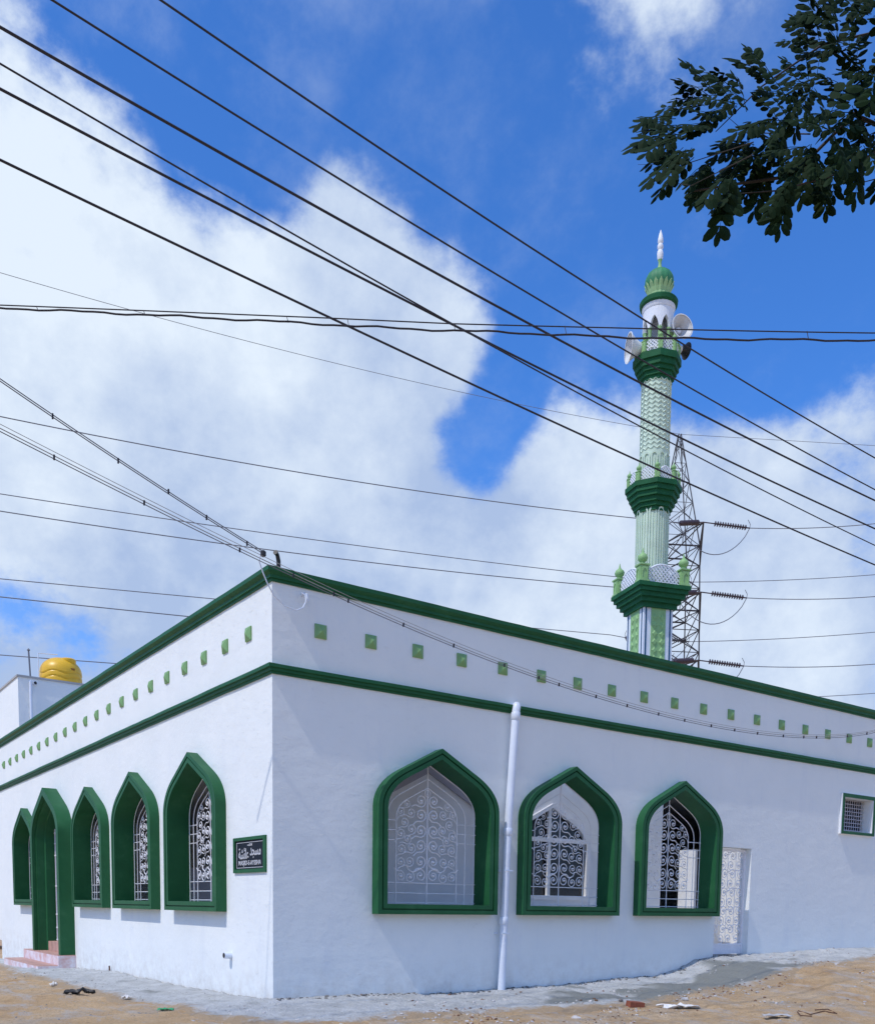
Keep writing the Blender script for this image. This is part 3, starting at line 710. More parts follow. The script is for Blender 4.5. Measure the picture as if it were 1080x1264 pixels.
fluted(.285, zz(745), zz(628), 12, 'fluted_shaft')
ro = R(22.5)
steps([(.325, zz(635), zz(630)), (.36, zz(630), zz(625)), (.40, zz(625), zz(619)), (.445, zz(619), zz(613)), (.485, zz(613), zz(607)), (.52, zz(607), zz(601))], 8, ro).build('middle_balcony', DKGREEN, mn)
zb = zz(601)
for s in range(8):
    Mr = Matrix.Rotation(s * math.pi / 4 + ro, 4, 'Z'); o = post(.16, .085).build('railing_post', APPLE, mn, 40); o.matrix_local = Mr @ Matrix.Translation((.44, 0, zb))
    Mr = Matrix.Rotation(s * math.pi / 4, 4, 'Z'); o = lattice(.26, .14, .09, .055, .014).build('lattice_panel', WSTUC, mn); o.matrix_local = Mr @ Matrix.Translation((0, -.41, zb))
fluted(.262, zz(608), zz(560), 12, 'arcaded_shaft')
# zigzag shaft
MB().lathe([(.262, zz(561)), (.258, zz(470))], 16, rot=ro).build('zigzag_shaft', PALE, mn)
b = MB(); z = zz(557); dz = .078
while z < zz(474):
    pts = []
    for k in range(65):
        a = 2 * math.pi * k / 64; pts.append((.262 * math.cos(a), .262 * math.sin(a), z + (.022 if k % 4 == 2 else (-.022 if k % 4 == 0 else 0))))
    b.tube(pts, .013, 4, False); z += dz
o = b.build('zigzag_rib', mat('pale_mint', (.64, .76, .62), .7), mn); o['kind'] = 'stuff'
steps([(.285, zz(475), zz(470)), (.32, zz(470), zz(465)), (.36, zz(465), zz(460)), (.40, zz(460), zz(453)), (.44, zz(453), zz(445))], 8, ro).build('upper_balcony', DKGREEN, mn)
zb = zz(445)
for s in range(8):
    Mr = Matrix.Rotation(s * math.pi / 4 + ro, 4, 'Z'); o = post(.19, .075).build('railing_post', APPLE, mn, 40); o.matrix_local = Mr @ Matrix.Translation((.37, 0, zb))
    Mr = Matrix.Rotation(s * math.pi / 4, 4, 'Z'); o = lattice(.22, .16, .05, .06, .015).build('lattice_panel', WSTUC, mn); o.matrix_local = Mr @ Matrix.Translation((0, -.345, zb))
# kiosk: eight columns carrying pointed arches
z0, z1, z2 = zz(445), zz(412), zz(383)
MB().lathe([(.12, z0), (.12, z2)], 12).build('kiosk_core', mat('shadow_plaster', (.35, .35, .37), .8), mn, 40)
for s in range(8):
    a = s * math.pi / 4 + ro
    MB().lathe([(.045, z0), (.045, z0 + .05), (.03, z0 + .07), (.03, z1 - .05), (.042, z1 - .02), (.045, z1)], 10, (.235 * math.cos(a), .235 * math.sin(a), 0)).build('kiosk_column', APPLE, mn, 40)
b = MB(); r = .275
for s in range(8):
    a0 = s * math.pi / 4; w = 2 * math.pi * r / 8
    def P(x, z, d): return Vector(((r + d) * math.cos(a0 + x / r), (r + d) * math.sin(a0 + x / r), z))
    f = w * .32
    for (xa, xb) in ((-.5, -.25), (-.25, 0), (0, .25), (.25, .5)):
        lo = lambda x: (z1 + .02 + .17 * (1 - (abs(x) / .35)) ** .5 if abs(x) < .35 else z1 - .02)
        xs_ = [xa + (xb - xa) * t for t in (0, .33, .66, 1)]
        b.prism([(x * w, lo(x)) for x in xs_] + [(xb * w, z2), (xa * w, z2)], P, -.05, .0)
b.build('kiosk_arches', WSTUC, mn, 30)
MB().lathe([(.28, zz(388)), (.295, zz(386)), (.30, zz(380))], 24).build('kiosk_drum', WSTUC, mn, 40)
MB().lathe([(.29, zz(383)), (.335, zz(381)), (.345, zz(376.5)), (.33, zz(375)), (.20, zz(373))], 32).build('eaves_ring', DKGREEN, mn, 40)
MB().lathe([(.245, zz(376)), (.20, zz(374)), (.185, zz(372)), (.16, zz(370)), (.15, zz(364))], 24, mod=lambda a, z: 1 + .04 * math.cos(12 * a)).build('dome_neck', APPLE, mn, 50)
def dm(a, z): return 1 + .035 * abs(math.cos(8 * a))
pr = [(.17, 372), (.175, 367), (.20, 362), (.232, 357.5), (.25, 353), (.246, 348.5), (.235, 346), (.205, 342), (.155, 339), (.09, 336.8), (.05, 335.5)]
MB().lathe([(r_, zz(y_)) for r_, y_ in pr], 64, mod=dm).build('onion_dome', DOMEG, mn, 60)
for k in range(16):
    a0 = 2 * math.pi * k / 16; b = MB()
    pts = [(.178, 373, .036), (.184, 367, .036), (.208, 362, .040), (.242, 357.3, .034), (.262, 354, .003)]
    vs = []
    for r_, y_, w in pts:
        for s, e in ((-1, 0), (0, .012), (1, 0)):
            t = a0 + s * w / r_; vs.append(((r_ + e) * math.cos(t), (r_ + e) * math.sin(t), zz(y_)))
    b.add(vs, [(3 * i + j, 3 * i + j + 1, 3 * i + j + 4, 3 * i + j + 3) for i in range(4) for j in (0, 1)]); b.build('dome_petal', PETAL, mn)
MB().lathe([(.06, zz(336.5)), (.045, zz(334)), (.028, zz(330)), (.03, zz(326)), (.042, zz(324))], 16).build('spire_neck', APPLE, mn, 50)
MB().lathe([(.042, zz(324)), (.05, zz(322)), (.056, zz(317)), (.05, zz(314)), (.034, zz(312.5)), (.052, zz(310)), (.052, zz(307)), (.034, zz(305)), (.05, zz(303)), (.046, zz(299)), (.03, zz(294)), (.004, zz(288.5))], 16).build('finial', WHITE, mn, 50)

# horn loudspeakers
def horn(loc, d, label, L=.46, rb=.235, black=False):
    q = d.normalized().to_track_quat('Z', 'Y')
    h = bpy.data.objects.new('horn_loudspeaker', None); col.objects.link(h); h.location = loc; h.rotation_mode = 'QUATERNION'; h.rotation_quaternion = q; h.empty_display_size = .1
    tag(h, label, 'loudspeaker', 'loudspeakers on the minaret')
    n = 12; out = [(rb * (.2 + .8 * (i / n) ** 2.4), L * i / n) for i in range(n + 1)]
    b = MB(); prof = [(.045, 0)] + out + [(rb + .012, L + .004), (rb + .012, L + .014), (rb - .006, L + .012)]
    nn_ = 32; vs = []; 
    for r_, z_ in prof:
        for k in range(nn_): a = 2 * math.pi * k / nn_; vs.append((r_ * math.cos(a), r_ * math.sin(a), z_))
    fs = [(i * nn_ + k, i * nn_ + (k + 1) % nn_, (i + 1) * nn_ + (k + 1) % nn_, (i + 1) * nn_ + k) for i in range(len(prof) - 1) for k in range(nn_)]
    b.add(vs, fs); b.build('bell', BLK if black else HORN, h, 40)
    b = MB(); prof = [(r_ - .008, z_ + .003) for r_, z_ in reversed(out)] ; vs = []
    for r_, z_ in prof:
        for k in range(nn_): a = 2 * math.pi * k / nn_; vs.append((max(r_, .004) * math.cos(a), max(r_, .004) * math.sin(a), z_))
    fs = [(i * nn_ + k, i * nn_ + (k + 1) % nn_, (i + 1) * nn_ + (k + 1) % nn_, (i + 1) * nn_ + k) for i in range(len(prof) - 1) for k in range(nn_)]
    b.add(vs, fs); b.build('bell_inside', HORNIN, h, 40)
    MB().lathe([(.005, L * .42), (.05, L * .45), (.06, L * .62), (.045, L * .70), (.01, L * .72)], 16).build('centre_cone', HORN, h, 40)
    MB().lathe([(.04, -.14), (.075, -.13), (.078, -.02), (.045, .0)], 16).build('driver', BLK if black else HORN, h, 40)
    MB().tube([(0, -.05, .02), (0, -.12, .05), (0, -.12, -.12)], .014, 6).build('bracket', HORN, h)
    return h
c0 = at(806, 427, 17.3); horn(at(807, 431, 17.15), -RT * 1.0 - FW * .10 - UP * .015, 'horn loudspeaker on the left of the minaret gallery, its mouth turned left')
horn(at(829, 417, 17.4), RT * .34 - FW * .95 - UP * .05, 'horn loudspeaker on the right of the minaret gallery, its round mouth facing the street', .34, .205)
horn(at(830, 428, 17.3), RT * .9 + FW * .35, 'small black horn loudspeaker behind the right gallery rail, pointing away', .30, .13, True)
tag(MB().beam(at(803, 428.5, 16.95), at(827, 427, 17.0), .020).build('speaker_rail', HORN), 'pale metal bar clamped across the front of the top balcony railing', 'mounting bar')

# ------------------------------------------------------------------ transmission tower
T0 = at(839, 536, 50); TX, TY = T0.x, T0.y
TA = (at(806, 704, 54) - at(868, 643, 46.5)); TA.z = 0; TA.normalize(); TBv = Vector((TA.y, -TA.x, 0))
if TBv.dot(RT) < 0: TBv = -TBv
tw = empty('transmission_tower', (TX, TY, 0), 0, 'steel lattice transmission tower with three crossarms standing behind the minaret', 'transmission tower')
H = T0.z; zt, zm, zl = at(868, 643, 46.5).z, at(868, 727, 46.5).z, at(868, 810, 46.5).z
def sw_(z):
    return float(np.interp(z, [0, zl - 3, zl, zt, H], [5.4, 2.5, 2.25, 1.95, .12])) / 2
def corner(i, z):
    s = sw_(z); a, b_ = ((-1, -1), (1, -1), (1, 1), (-1, 1))[i]; return TA * (a * s) + TBv * (b_ * s) + Vector((0, 0, z))
for i in range(4):
    MB().tube([corner(i, z) for z in (0, zl - 3, zl, zt, H)], [.065, .055, .048, .042, .03], 4).build('leg', STEEL, tw)
lv = [0, 4, 7.5, zl - 3, zl - 1.5, zl, zl + 1.15, zl + 2.3, zm, zm + 1.15, zm + 2.3, zt - .0, zt + 1.2, zt + 2.3, zt + 3.4, zt + 4.4, H - .3]
for i in range(4):
    j = (i + 1) % 4; b = MB()
    for a, c in zip(lv[:-1], lv[1:]):
        r = .028 if a < zt else .018
        b.beam(corner(i, a), corner(j, c), r); b.beam(corner(j, a), corner(i, c), r); b.beam(corner(i, c), corner(j, c), r * .8)
    b.build('bracing', STEEL, tw)
BASE = Vector((TX, TY, 0)); WIRES = []
ends = {}
for lvl, (z, pyn, pyf) in enumerate(((zt, 643, 704), (zm, 727, 782), (zl, 810, 855))):
    for side, s in (('near', -1), ('far', 1)):
        tip = TA * (s * 3.95) + Vector((0, 0, z)); b = MB()
        for i in ((0, 3) if s < 0 else (1, 2)):
            b.beam(corner(i, z), tip, .04); b.beam(corner(i, z - 1.0), tip, .04); m_ = corner(i, z).lerp(tip, .5)
            b.beam(corner(i, z - 1.0).lerp(tip, .5), m_, .03); b.beam(corner(i, z - 1.0), m_, .03)
        b.beam(corner(0 if s < 0 else 1, z), corner(3 if s < 0 else 2, z), .045)
        b.build('crossarm', STEEL, tw)
        tw_ = BASE + tip; Dt = (tw_ - CAM).dot(FW); tpx, tpy = CX + FPX * (tw_ - CAM).dot(RT) / Dt, CY - FPX * (tw_ - CAM).dot(UP) / Dt
        for dirn, vec in (('r', at(tpx + 51, tpy + 6.5, Dt) - tw_), ('l', at(tpx - 36, tpy + 1.5, Dt - 1.7) - tw_)):
            vec = vec.normalized(); b = MB(); q = vec.to_track_quat('Z', 'Y').to_matrix().to_4x4(); st_ = tip + vec * .55; Mq = Matrix.Translation(st_) @ q
            b.beam(tip, st_, .03); 
            for k in range(13): b.lathe([(.03, .0), (.13, .015), (.12, .05), (.035, .09), (.03, .14)], 10, (0, 0, k * .125), Mq)
            e = st_ + vec * 1.75; b.beam(e - vec * .12, e, .035); b.tube([e, e + Vector((0, 0, .18)) + vec * .02, e + Vector((0, 0, .38)) - vec * .1], .016, 4)
            b.build('insulator_string', PORC, tw); ends[(lvl, side, dirn)] = (BASE + e, vec)
        a_, b2 = ends[(lvl, side, 'r')][0] - BASE, ends[(lvl, side, 'l')][0] - BASE
        pts = [a_.lerp(b2, t) - Vector((0, 0, 1.35 * (4 * t * (1 - t)) ** .8)) + TA * (0) for t in np.linspace(0, 1, 17)]
        MB().tube(pts, .022, 5).build('jumper_cable', ALU, tw)
nm = ['upper', 'middle', 'lower']
LFT = {(0, 'near'): [(0, 514), (200, 553), (400, 587), (560, 613), (785, 638)], (0, 'far'): [(0, 609), (200, 641), (400, 667), (770, 701)],
       (1, 'near'): [(0, 629), (200, 664), (400, 686), (760, 723)], (1, 'far'): [(0, 713), (260, 742), (645, 771), (775, 776)],
       (2, 'near'): [(0, 736), (228, 762), (560, 792), (790, 806)], (2, 'far'): [(0, 808), (140, 820), (500, 843), (775, 851)]}
RGT = {(0, 'near'): 646.5, (0, 'far'): 709.5, (1, 'near'): 736.5, (1, 'far'): 780.5, (2, 'near'): 820, (2, 'far'): 856}
def poly3(P, x0, x1, n=40):   # smooth sagging curve through measured points, parametrised along its run
    P = np.array([tuple(p) for p in P]); d = P[-1, :2] - P[0, :2]; d = d / np.linalg.norm(d); t = (P[:, :2] - P[0, :2]) @ d
    cz = np.polyfit(t, P[:, 2], 2); L = t[-1]; T = np.linspace(-x0, L + x1, n)
    return [(P[0, 0] + d[0] * u, P[0, 1] + d[1] * u, float(np.polyval(cz, u))) for u in T], cz
for (lvl, side), pl_ in LFT.items():
    e = ends[(lvl, side, 'l')][0]; D1 = (e - CAM).dot(FW); D0 = 35 if side == 'near' else 41
    ex = CX + FPX * (e - CAM).dot(RT) / D1
    pts = [at(x, y, 1 / ((1 - x / ex) / D0 + (x / ex) / D1)) for x, y in pl_ if x < ex - 12] + [e]
    P, cz = poly3(pts, 6, 0); P[-1] = tuple(e)
    tag(MB().tube(P, .021, 5).build('power_line', ALU), 'thin high voltage conductor running left from the %s %s crossarm of the lattice tower' % (side, nm[lvl]), 'power line', 'high voltage conductors of the lattice tower')
    e = ends[(lvl, side, 'r')][0]; D1 = (e - CAM).dot(FW); f_ = at(1080, RGT[(lvl, side)], D1 + 1.5); f2 = e + (f_ - e) * 3.2
    c = e.lerp(f_, .5) - Vector((0, 0, .08)); P = [e.lerp(f_, t) - Vector((0, 0, .10 * 4 * t * (1 - t) if t < 1 else 0)) for t in np.linspace(0, 1, 12)] + [f_ + (f_ - e) * k + Vector((0, 0, .05 * k)) for k in (1, 2.2)]
    tag(MB().tube(P, .021, 5).build('power_line', ALU), 'thin high voltage conductor running right from the %s %s crossarm of the lattice tower' % (side, nm[lvl]), 'power line', 'high voltage conductors of the lattice tower')
P, _ = poly3([at(x, y, 1 / ((1 - x / 839) / 37 + (x / 839) / 50)) for x, y in ((0, 337), (160, 380), (400, 445), (590, 488), (780, 524))] + [T0], 6, 0); P[-1] = tuple(T0)
tag(MB().tube(P, .012, 4).build('earth_wire', ALU), 'faint earth wire running left from the peak of the lattice tower', 'power line')
f_ = at(1080, 550, 51)
tag(MB().tube([T0.lerp(f_, t) for t in (0, .5, 1, 2.5)], .012, 4).build('earth_wire', ALU), 'faint earth wire running right from the peak of the lattice tower', 'power line')

# ------------------------------------------------------------------ street overhead lines (sagging, parallel to the side street)
OW = {'W1': (-3.0, [(0, 33.3), (74, 76), (148, 118.5), (222, 159), (296, 200), (400, 261), (508, 320), (619, 380), (760, 457), (930, 545), (1080, 617.5)], .0125, 'thick black overhead wire, second in height above the minaret top of the parallel street wires'),
      'W2': (-3.6, [(200, 0), (267, 44), (400, 140), (493, 200), (619, 280), (760, 373), (863, 435.6), (958, 495), (1074, 562)], .009, 'topmost black street wire, crossing the minaret at its loudspeakers'),
      'W3': (-3.3, [(66.7, 0), (163, 61), (296, 148), (400, 209), (490, 261), (619, 342.6), (760, 424), (835.6, 471.7), (946.7, 531.4), (1080, 604.4)], .009, 'black street wire just below the topmost one, crossing the minaret at its top balcony'),
      'W4': (-2.5, [(0, 82), (111, 140.7), (222, 203.7), (333, 272), (378, 300), (434, 331.5), (619, 430), (675, 461), (730, 498), (863, 563), (931, 602), (1027, 648.6), (1080, 672)], .0085, 'thin black street wire that touches and crosses the thicker wire beside it in mid span'),
      'W5': (-2.4, [(0, 110), (148, 185), (363, 300), (471, 359), (582, 411), (756, 498), (891, 566), (982, 607), (1080, 653)], .0125, 'thick black street wire crossing the zigzag part of the minaret shaft'),
      'W6': (-1.8, [(0, 198), (111, 250), (215, 300), (360, 371), (508, 435), (634, 499), (780, 566), (899, 619), (972, 651), (1080, 697)], .0125, 'lowest thick black street wire, passing just above the middle balcony of the minaret')}
OW['W1'] = (*OW['W1'][:3], 'thick black street wire crossing the minaret just below its top balcony')
for k, (Y, px, r, lab) in OW.items():
    pts = [on_y(x, y, Y) for x, y in px]; P, _ = poly3(pts, 9, 10, 60)
    tag(MB().tube(P, r * .82, 6).build('overhead_wire', WIREM), lab, 'overhead wire', 'parallel overhead wires along the street')
# bundle running across, with ties
def cross(px, D, r, m, lab, jit=.0):
    pts = [at(x, y, D) for x, y in px]; xs = np.array([p[0] for p in px]); X = np.linspace(-60, 1140, 90)
    ys = np.interp(X, xs, [p[1] for p in px]); co = np.polyfit(xs, [p[1] for p in px], 3); ys2 = np.polyval(co, X)
    P = [at(x, .35 * y + .65 * y2 + jit * math.sin(x * .05) + jit * .6 * math.sin(x * .13 + 1), D) for x, y, y2 in zip(X, ys, ys2)]
    return MB().tube(P, r, 6).build('overhead_cable', m)
tag(cross([(0, 376.5), (182, 383), (400, 391.5), (560, 401), (760, 403.5), (1080, 411)], 9.0, .0055, WIREM, ''), 'thin bare wire of the nearly level pair, running above the twisted cable', 'overhead cable')
lo = tag(cross([(0, 379.5), (60, 383), (160, 387), (250, 391), (360, 397.5), (500, 407), (620, 409), (760, 416.5), (860, 418), (1000, 418), (1080, 421)], 9.0, .0085, WIREM, '', .9), 'wavy twisted cable hanging by ties under a thin level wire across the whole sky', 'overhead cable')
for x, ya, yb in ((45, 378, 383), (177, 382.5, 388), (354, 391, 398), (429, 394, 404), (560, 399, 408), (697, 402, 412), (996, 408.5, 419)):
    MB().tube([at(x, ya, 9), at(x + 2, yb, 9)], .004, 4).build('cable_tie', WIREM, lo)
# service drop ending on the roof corner
SD = [(0, 470), (65, 515), (146, 570), (208, 608), (255, 640), (305, 672), (325, 683)]
P, cz = poly3([on_y(x, y, -.30) for x, y in SD], 6, 0, 30)
sd = empty('service_drop', P[-1], 0, 'twin service cable dropping steeply from upper left to the roof corner', 'service cable')
loc = lambda P_: [Vector(p) - Vector(P[-1]) for p in P_]
for dz in (0, .022): MB().tube([(a[0], a[1], a[2] + dz) for a in loc(P)], .0055, 5).build('conductor', WIREG, sd)
def spacer(c, parent, h=.05): MB().box((c[0] - .007, c[1] - .009, c[2] - h / 2), (c[0] + .007, c[1] + .009, c[2] + h / 2)).build('spacer', WIREM, parent)
for x, y in ((65, 515), (146, 570), (208, 608), (255, 640), (305, 672)): spacer(on_y(x, y, -.30) - Vector(P[-1]) + Vector((0, 0, .01)), sd)
MB().lathe([(.015, -.035), (.032, -.02), (.032, .02), (.015, .035)], 10).build('anchor_insulator', BLK, sd)
lead = [(322, 682), (320, 693), (325, 708), (331, 722), (338, 735), (352, 748), (366, 753.5), (374, 750), (377.5, 743), (377, 735), (372, 732)]
tag(MB().tube([on_y(x, y, -.29 + .22 * i_ / 10) for i_, (x, y) in enumerate(lead)], .0075, 6).build('entry_cable', PVC), 'pale cable looping down over the roof corner into the shaded wall', 'cable')
SV = [(0, 529), (67, 573), (178, 620), (296, 679), (330, 697), (362, 711), (430, 743), (498, 775), (560, 800), (622.6, 821.7), (690, 845.7), (735.7, 860), (774, 873), (812.8, 882.8), (877.8, 897.7), (906.7, 902.6), (966.8, 909.8), (1007.8, 911), (1074, 906)]
pts = np.array([tuple(on_y(x, y, -.8)) for x, y in SV]); co = np.polyfit(pts[:, 0], pts[:, 2], 5)
X = np.linspace(pts[0, 0], pts[-1, 0], 70); Z = np.polyval(co, X); s0 = np.polyval(np.polyder(co), X[0]); s1 = np.polyval(np.polyder(co), X[-1])
P = [(X[0] - 6, -.8, Z[0] - 6 * s0 + .25)] + [(x, -.8, z) for x, z in zip(X, Z)] + [(X[-1] + 4, -.8, Z[-1] + 4 * s1 + .2)]
P0 = Vector(P[1]); sv = empty('span_cable', P0, 0, 'pale triple cable with small clips sagging past the roof corner along the shaded wall', 'service cable')
for dx, dz, r in ((0, 0, .0048), (0, .028, .0048), (-.03, .05, .0032)):
    MB().tube([(Vector(p) - P0) + Vector((0, dx, dz * min(1, max(.35, 1)))) for p in P], r, 5).build('conductor', mat('dusty_cable', (.30, .29, .28), .7) if dz else WIREG, sv)
for x in ([67, 178, 296] + [x for x in (430 - 18 + 0, 362, 430, 498, 560, 622.6, 665, 690, 735.7, 774, 812.8, 845, 877.8, 906.7, 935, 966.8, 992, 1007.8, 1046, 1070)]):
    q = on_y(x, float(np.interp(x, [a for a, _ in SV], [b_ for _, b_ in SV])), -.8); q.z = float(np.polyval(co, q.x)); spacer(q - P0 + Vector((0, 0, .014)), sv, .045)

# ------------------------------------------------------------------ overhanging tree
def leaf_mesh(seed, L=.20, n=5):
    rg = random.Random(seed); b = MB(); b.tube([(0, 0, 0), (L * .5, 0, .006), (L, 0, -.010)], [.0022, .0016, .001], 3)
    def lf(base, ang, l, w, droop):
        c, s = math.cos(ang), math.sin(ang); P_ = [(0, 0), (.22, .36), (.55, .5), (.85, .34), (1, 0), (.85, -.34), (.55, -.5), (.22, -.36)]
        vs = []
        for a, q in P_:
            x, y = a * l, q * w; z = -abs(q) * w * .30 - droop * a * a * l + rg.uniform(-.001, .001); vs.append((base[0] + c * x - s * y, base[1] + s * x + c * y, base[2] + z))
        m_ = len(b.v); b.v += vs; b.v.append((base[0] + c * l * .5, base[1] + s * l * .5, base[2] - droop * .25 * l))
        b.f += [(m_ + i, m_ + (i + 1) % 8, m_ + 8) for i in range(8)]
    for i in range(n):
        t = (i + .6) / n; x = L * t
        for s in (-1, 1): lf((x, 0, 0), s * R(rg.uniform(48, 66)), L * rg.uniform(.27, .35) * (.72 + .55 * t), L * rg.uniform(.165, .215) * (.8 + .4 * t), rg.uniform(.1, .5))
    lf((L, 0, -.01), 0, L * .30, L * .15, .2)
    return b
tree = empty('tree', (4.4, -9.5, -.2), 0, 'tree with dark feathery compound leaves overhanging the upper right sky', 'tree')
TO = Vector(tree.location)
MB().tube([(0, 0, -.3), (.05, .0, 1.2), (-.05, .06, 2.8), (.0, .1, 4.2), (.1, .2, 5.6)], [.17, .15, .12, .09, .05], 12).build('trunk', BARK, tree, 50)
TD = 4.3
def tp(x, y, D=TD): return at(x, y, D) - TO
limbs = [([Vector((0, .1, 4.2)), tp(1350, 60, 4.6), tp(1180, 130), tp(1080, 85), tp(1000, 165), tp(930, 175), tp(870, 185)], .03),
         ([tp(1180, 130), tp(1060, 160, 4.1), tp(985, 180, 4.0), tp(920, 185, 4.0)], .012),
         ([tp(1350, 60, 4.6), tp(1150, -30, 4.4), tp(1040, -5, 4.4), tp(960, 50, 4.4), tp(900, 110, 4.5)], .016),
         ([tp(1180, 130), tp(1120, 165, 4.2), tp(1080, 175, 4.2)], .010), ([tp(1000, 165), tp(940, 110, 4.4), tp(905, 80, 4.4)], .006), ([tp(930, 175), tp(860, 150, 4.3), tp(800, 150, 4.3)], .005), ([tp(930, 190, 4.1), tp(870, 175, 4.1), tp(840, 170, 4.1)], .005)]
for P_, r in limbs: MB().tube([p_ + FW * .22 * min(1, i_) for i_, p_ in enumerate(P_)], [r * .5 * (1 - .75 * i / (len(P_) - 1)) for i in range(len(P_))], 6).build('limb', BARK, tree, 60)
LM = []
for s in range(6):
    o = leaf_mesh(s).build('leaf', LEAF, None); LM.append(o.data); bpy.data.objects.remove(o)
rg = random.Random(11)
def put(x, y, ang, D, sc=1.0, tilt=None):   # leaf starts at the pixel's point, grows along image angle ang
    d = RT * math.cos(ang) + UP * math.sin(ang) + FW * rg.uniform(-.35, .35); d.normalize()
    nrm = Vector((rg.uniform(-.6, .6), rg.uniform(-.6, .6), 1)) if tilt is None else tilt
    nrm = (nrm * .55 - FW * rg.uniform(.3, 1.0)); zx = (nrm - d * nrm.dot(d)).normalized(); yx = zx.cross(d)
    Mx = Matrix((d, yx, zx)).transposed().to_4x4(); Mx.translation = at(x, y, D) - TO
    o = bpy.data.objects.new('leaf', LM[rg.randrange(6)]); col.objects.link(o); o.parent = tree; o.matrix_local = Mx @ Matrix.Scale(sc, 4)
# leaves fan out from twig tips; anchors trace where foliage hangs
A = [  # (x, y, mean angle deg, count, spread)
    (835, 152, 185, 3, 14), (840, 172, 205, 4, 25), (850, 196, 222, 5, 22), (862, 128, 170, 3, 20), (885, 112, 160, 3, 22), (880, 150, 200, 4, 35), (908, 108, 145, 2, 30),
    (880, 215, 235, 5, 22), (905, 235, 245, 5, 18), (915, 130, 160, 5, 60), (925, 180, 210, 6, 60), (945, 215, 245, 5, 22), (950, 95, 140, 3, 35), (975, 230, 250, 4, 24),
    (965, 150, 200, 6, 90), (1005, 50, 125, 4, 40), (1000, 100, 160, 6, 90), (1000, 190, 240, 6, 50), (1030, 22, 120, 4, 50), (1020, 215, 262, 4, 26), (1040, 60, 120, 6, 90),
    (1045, 135, 200, 7, 120), (1060, 190, 250, 5, 45), (1070, 20, 100, 5, 70), (1078, 90, 150, 6, 120), (1095, 150, 210, 6, 120), (1100, 205, 262, 4, 30), (1130, 60, 160, 8, 180), (1150, 140, 200, 8, 180), (1190, 20, 90, 8, 180), (1200, 120, 300, 8, 180),
    (980, 120, 230, 4, 120), (1020, 160, 60, 4, 140), (960, 190, 180, 4, 120), (1050, 100, 30, 4, 140), (1140, -30, 120, 8, 180), (1230, 60, 20, 8, 180)]
for (x, y, a, n, sp) in A:
    y -= max(0, y - 150) * .16
    D = 4.3 + rg.uniform(-.35, .35)
    n = int(n * 1.28 + .5)
    for i in range(n):
        t = (i + .5) / n * 2 - 1; put(x + rg.uniform(-8, 8), y + rg.uniform(-8, 8), R(a + sp * t + rg.uniform(-6, 6)), D + rg.uniform(-.1, .1), rg.uniform(.62, .95))

# ------------------------------------------------------------------ litter and stones on the ground
def gp(px, py, dz=0):
    z = -.1
    for _ in range(6):
        d = ray(px, py); q = CAM + d * ((z - CAM.z) / d.z); dd, bb, w = near(q.x, q.y)
        z = (max(apron_h(q.x, q.y), hgt(q.x, q.y)) if dd < w + .5 else hgt(q.x, q.y))
    return Vector((q.x, q.y, z + dz))
def blob(seed, sx, sy, sz, m, name, loc, rough=.25, sub=2, fr=2.0):
    bm = bmesh.new(); bmesh.ops.create_icosphere(bm, subdivisions=sub, radius=1)
    for v in bm.verts:
        k = 1 + rough * noise.noise(v.co * fr + Vector((seed * 7.1, 0, 0))) * 2; v.co = Vector((v.co.x * sx * k, v.co.y * sy * k, v.co.z * sz * k))
    me = bpy.data.meshes.new(name); bm.to_mesh(me); bm.free(); me.materials.append(m)
    o = bpy.data.objects.new(name, me); col.objects.link(o); o.location = loc; o.rotation_euler.z = seed; return o
def sheet(seed, sx, sy, h, m, name, loc, rz, label, cat, n=14):
    rg_ = random.Random(seed); vs = []
    for j in range(n):
        for i in range(n):
            u, v = i / (n - 1) * 2 - 1, j / (n - 1) * 2 - 1; q = Vector((u * 2, v * 2, seed * 3.3)); e = 1 + .35 * noise.noise(Vector((math.atan2(v, u), seed, 0)) * 1.5)
            vs.append((u * sx * e, v * sy * e, h * (.5 + 1.3 * noise.noise(q) + .6 * noise.noise(q * 2.3)) * (1 - .5 * max(abs(u), abs(v))) ))
    b = MB().add(vs, [(j * n + i, j * n + i + 1, (j + 1) * n + i + 1, (j + 1) * n + i) for j in range(n - 1) for i in range(n - 1)])
    o = b.build(name, m, None, 70); md = o.modifiers.new('thick', 'SOLIDIFY'); md.thickness = .004; o.location = loc; o.rotation_euler.z = rz; return tag(o, label, cat)
va = math.atan2(RT.y, RT.x)
sheet(1, .19, .06, .10, BLK, 'black_rubber_scrap', gp(97, 1229, .03), va, 'crumpled black rubber scrap lying on the sand in front of the sunlit wall', 'rubbish')
sheet(2, .085, .04, .025, LITG, 'green_plastic_scrap', gp(205, 1247.5, .015), va + .2, 'small bright green plastic scrap on the grey apron near the corner', 'rubbish')
sheet(3, .05, .05, .06, BAG, 'white_paper_scrap', gp(157, 1234, .02), va, 'small crumpled white scrap on the sand between the black and green scraps', 'rubbish')
sheet(4, .045, .04, .05, BAG, 'white_paper_scrap', gp(66, 1219, .02), va + 1, 'crumpled white scrap on the sand just left of the black rubber scrap', 'rubbish')
sheet(5, .24, .07, .06, BAG, 'white_plastic_bag', gp(838, 1243, .02), va - .1, 'flattened white plastic bag on the orange sand below the third window', 'rubbish')
sheet(6, .09, .05, .06, BAG, 'white_paper_scrap', gp(884, 1212, .02), va, 'crumpled white scrap on the dark cement heap in front of the side door', 'rubbish')
sheet(7, .12, .06, .05, BAG, 'white_paper_scrap', gp(1071, 1204, .02), va, 'crumpled white scrap at the right edge on the sand mound', 'rubbish')
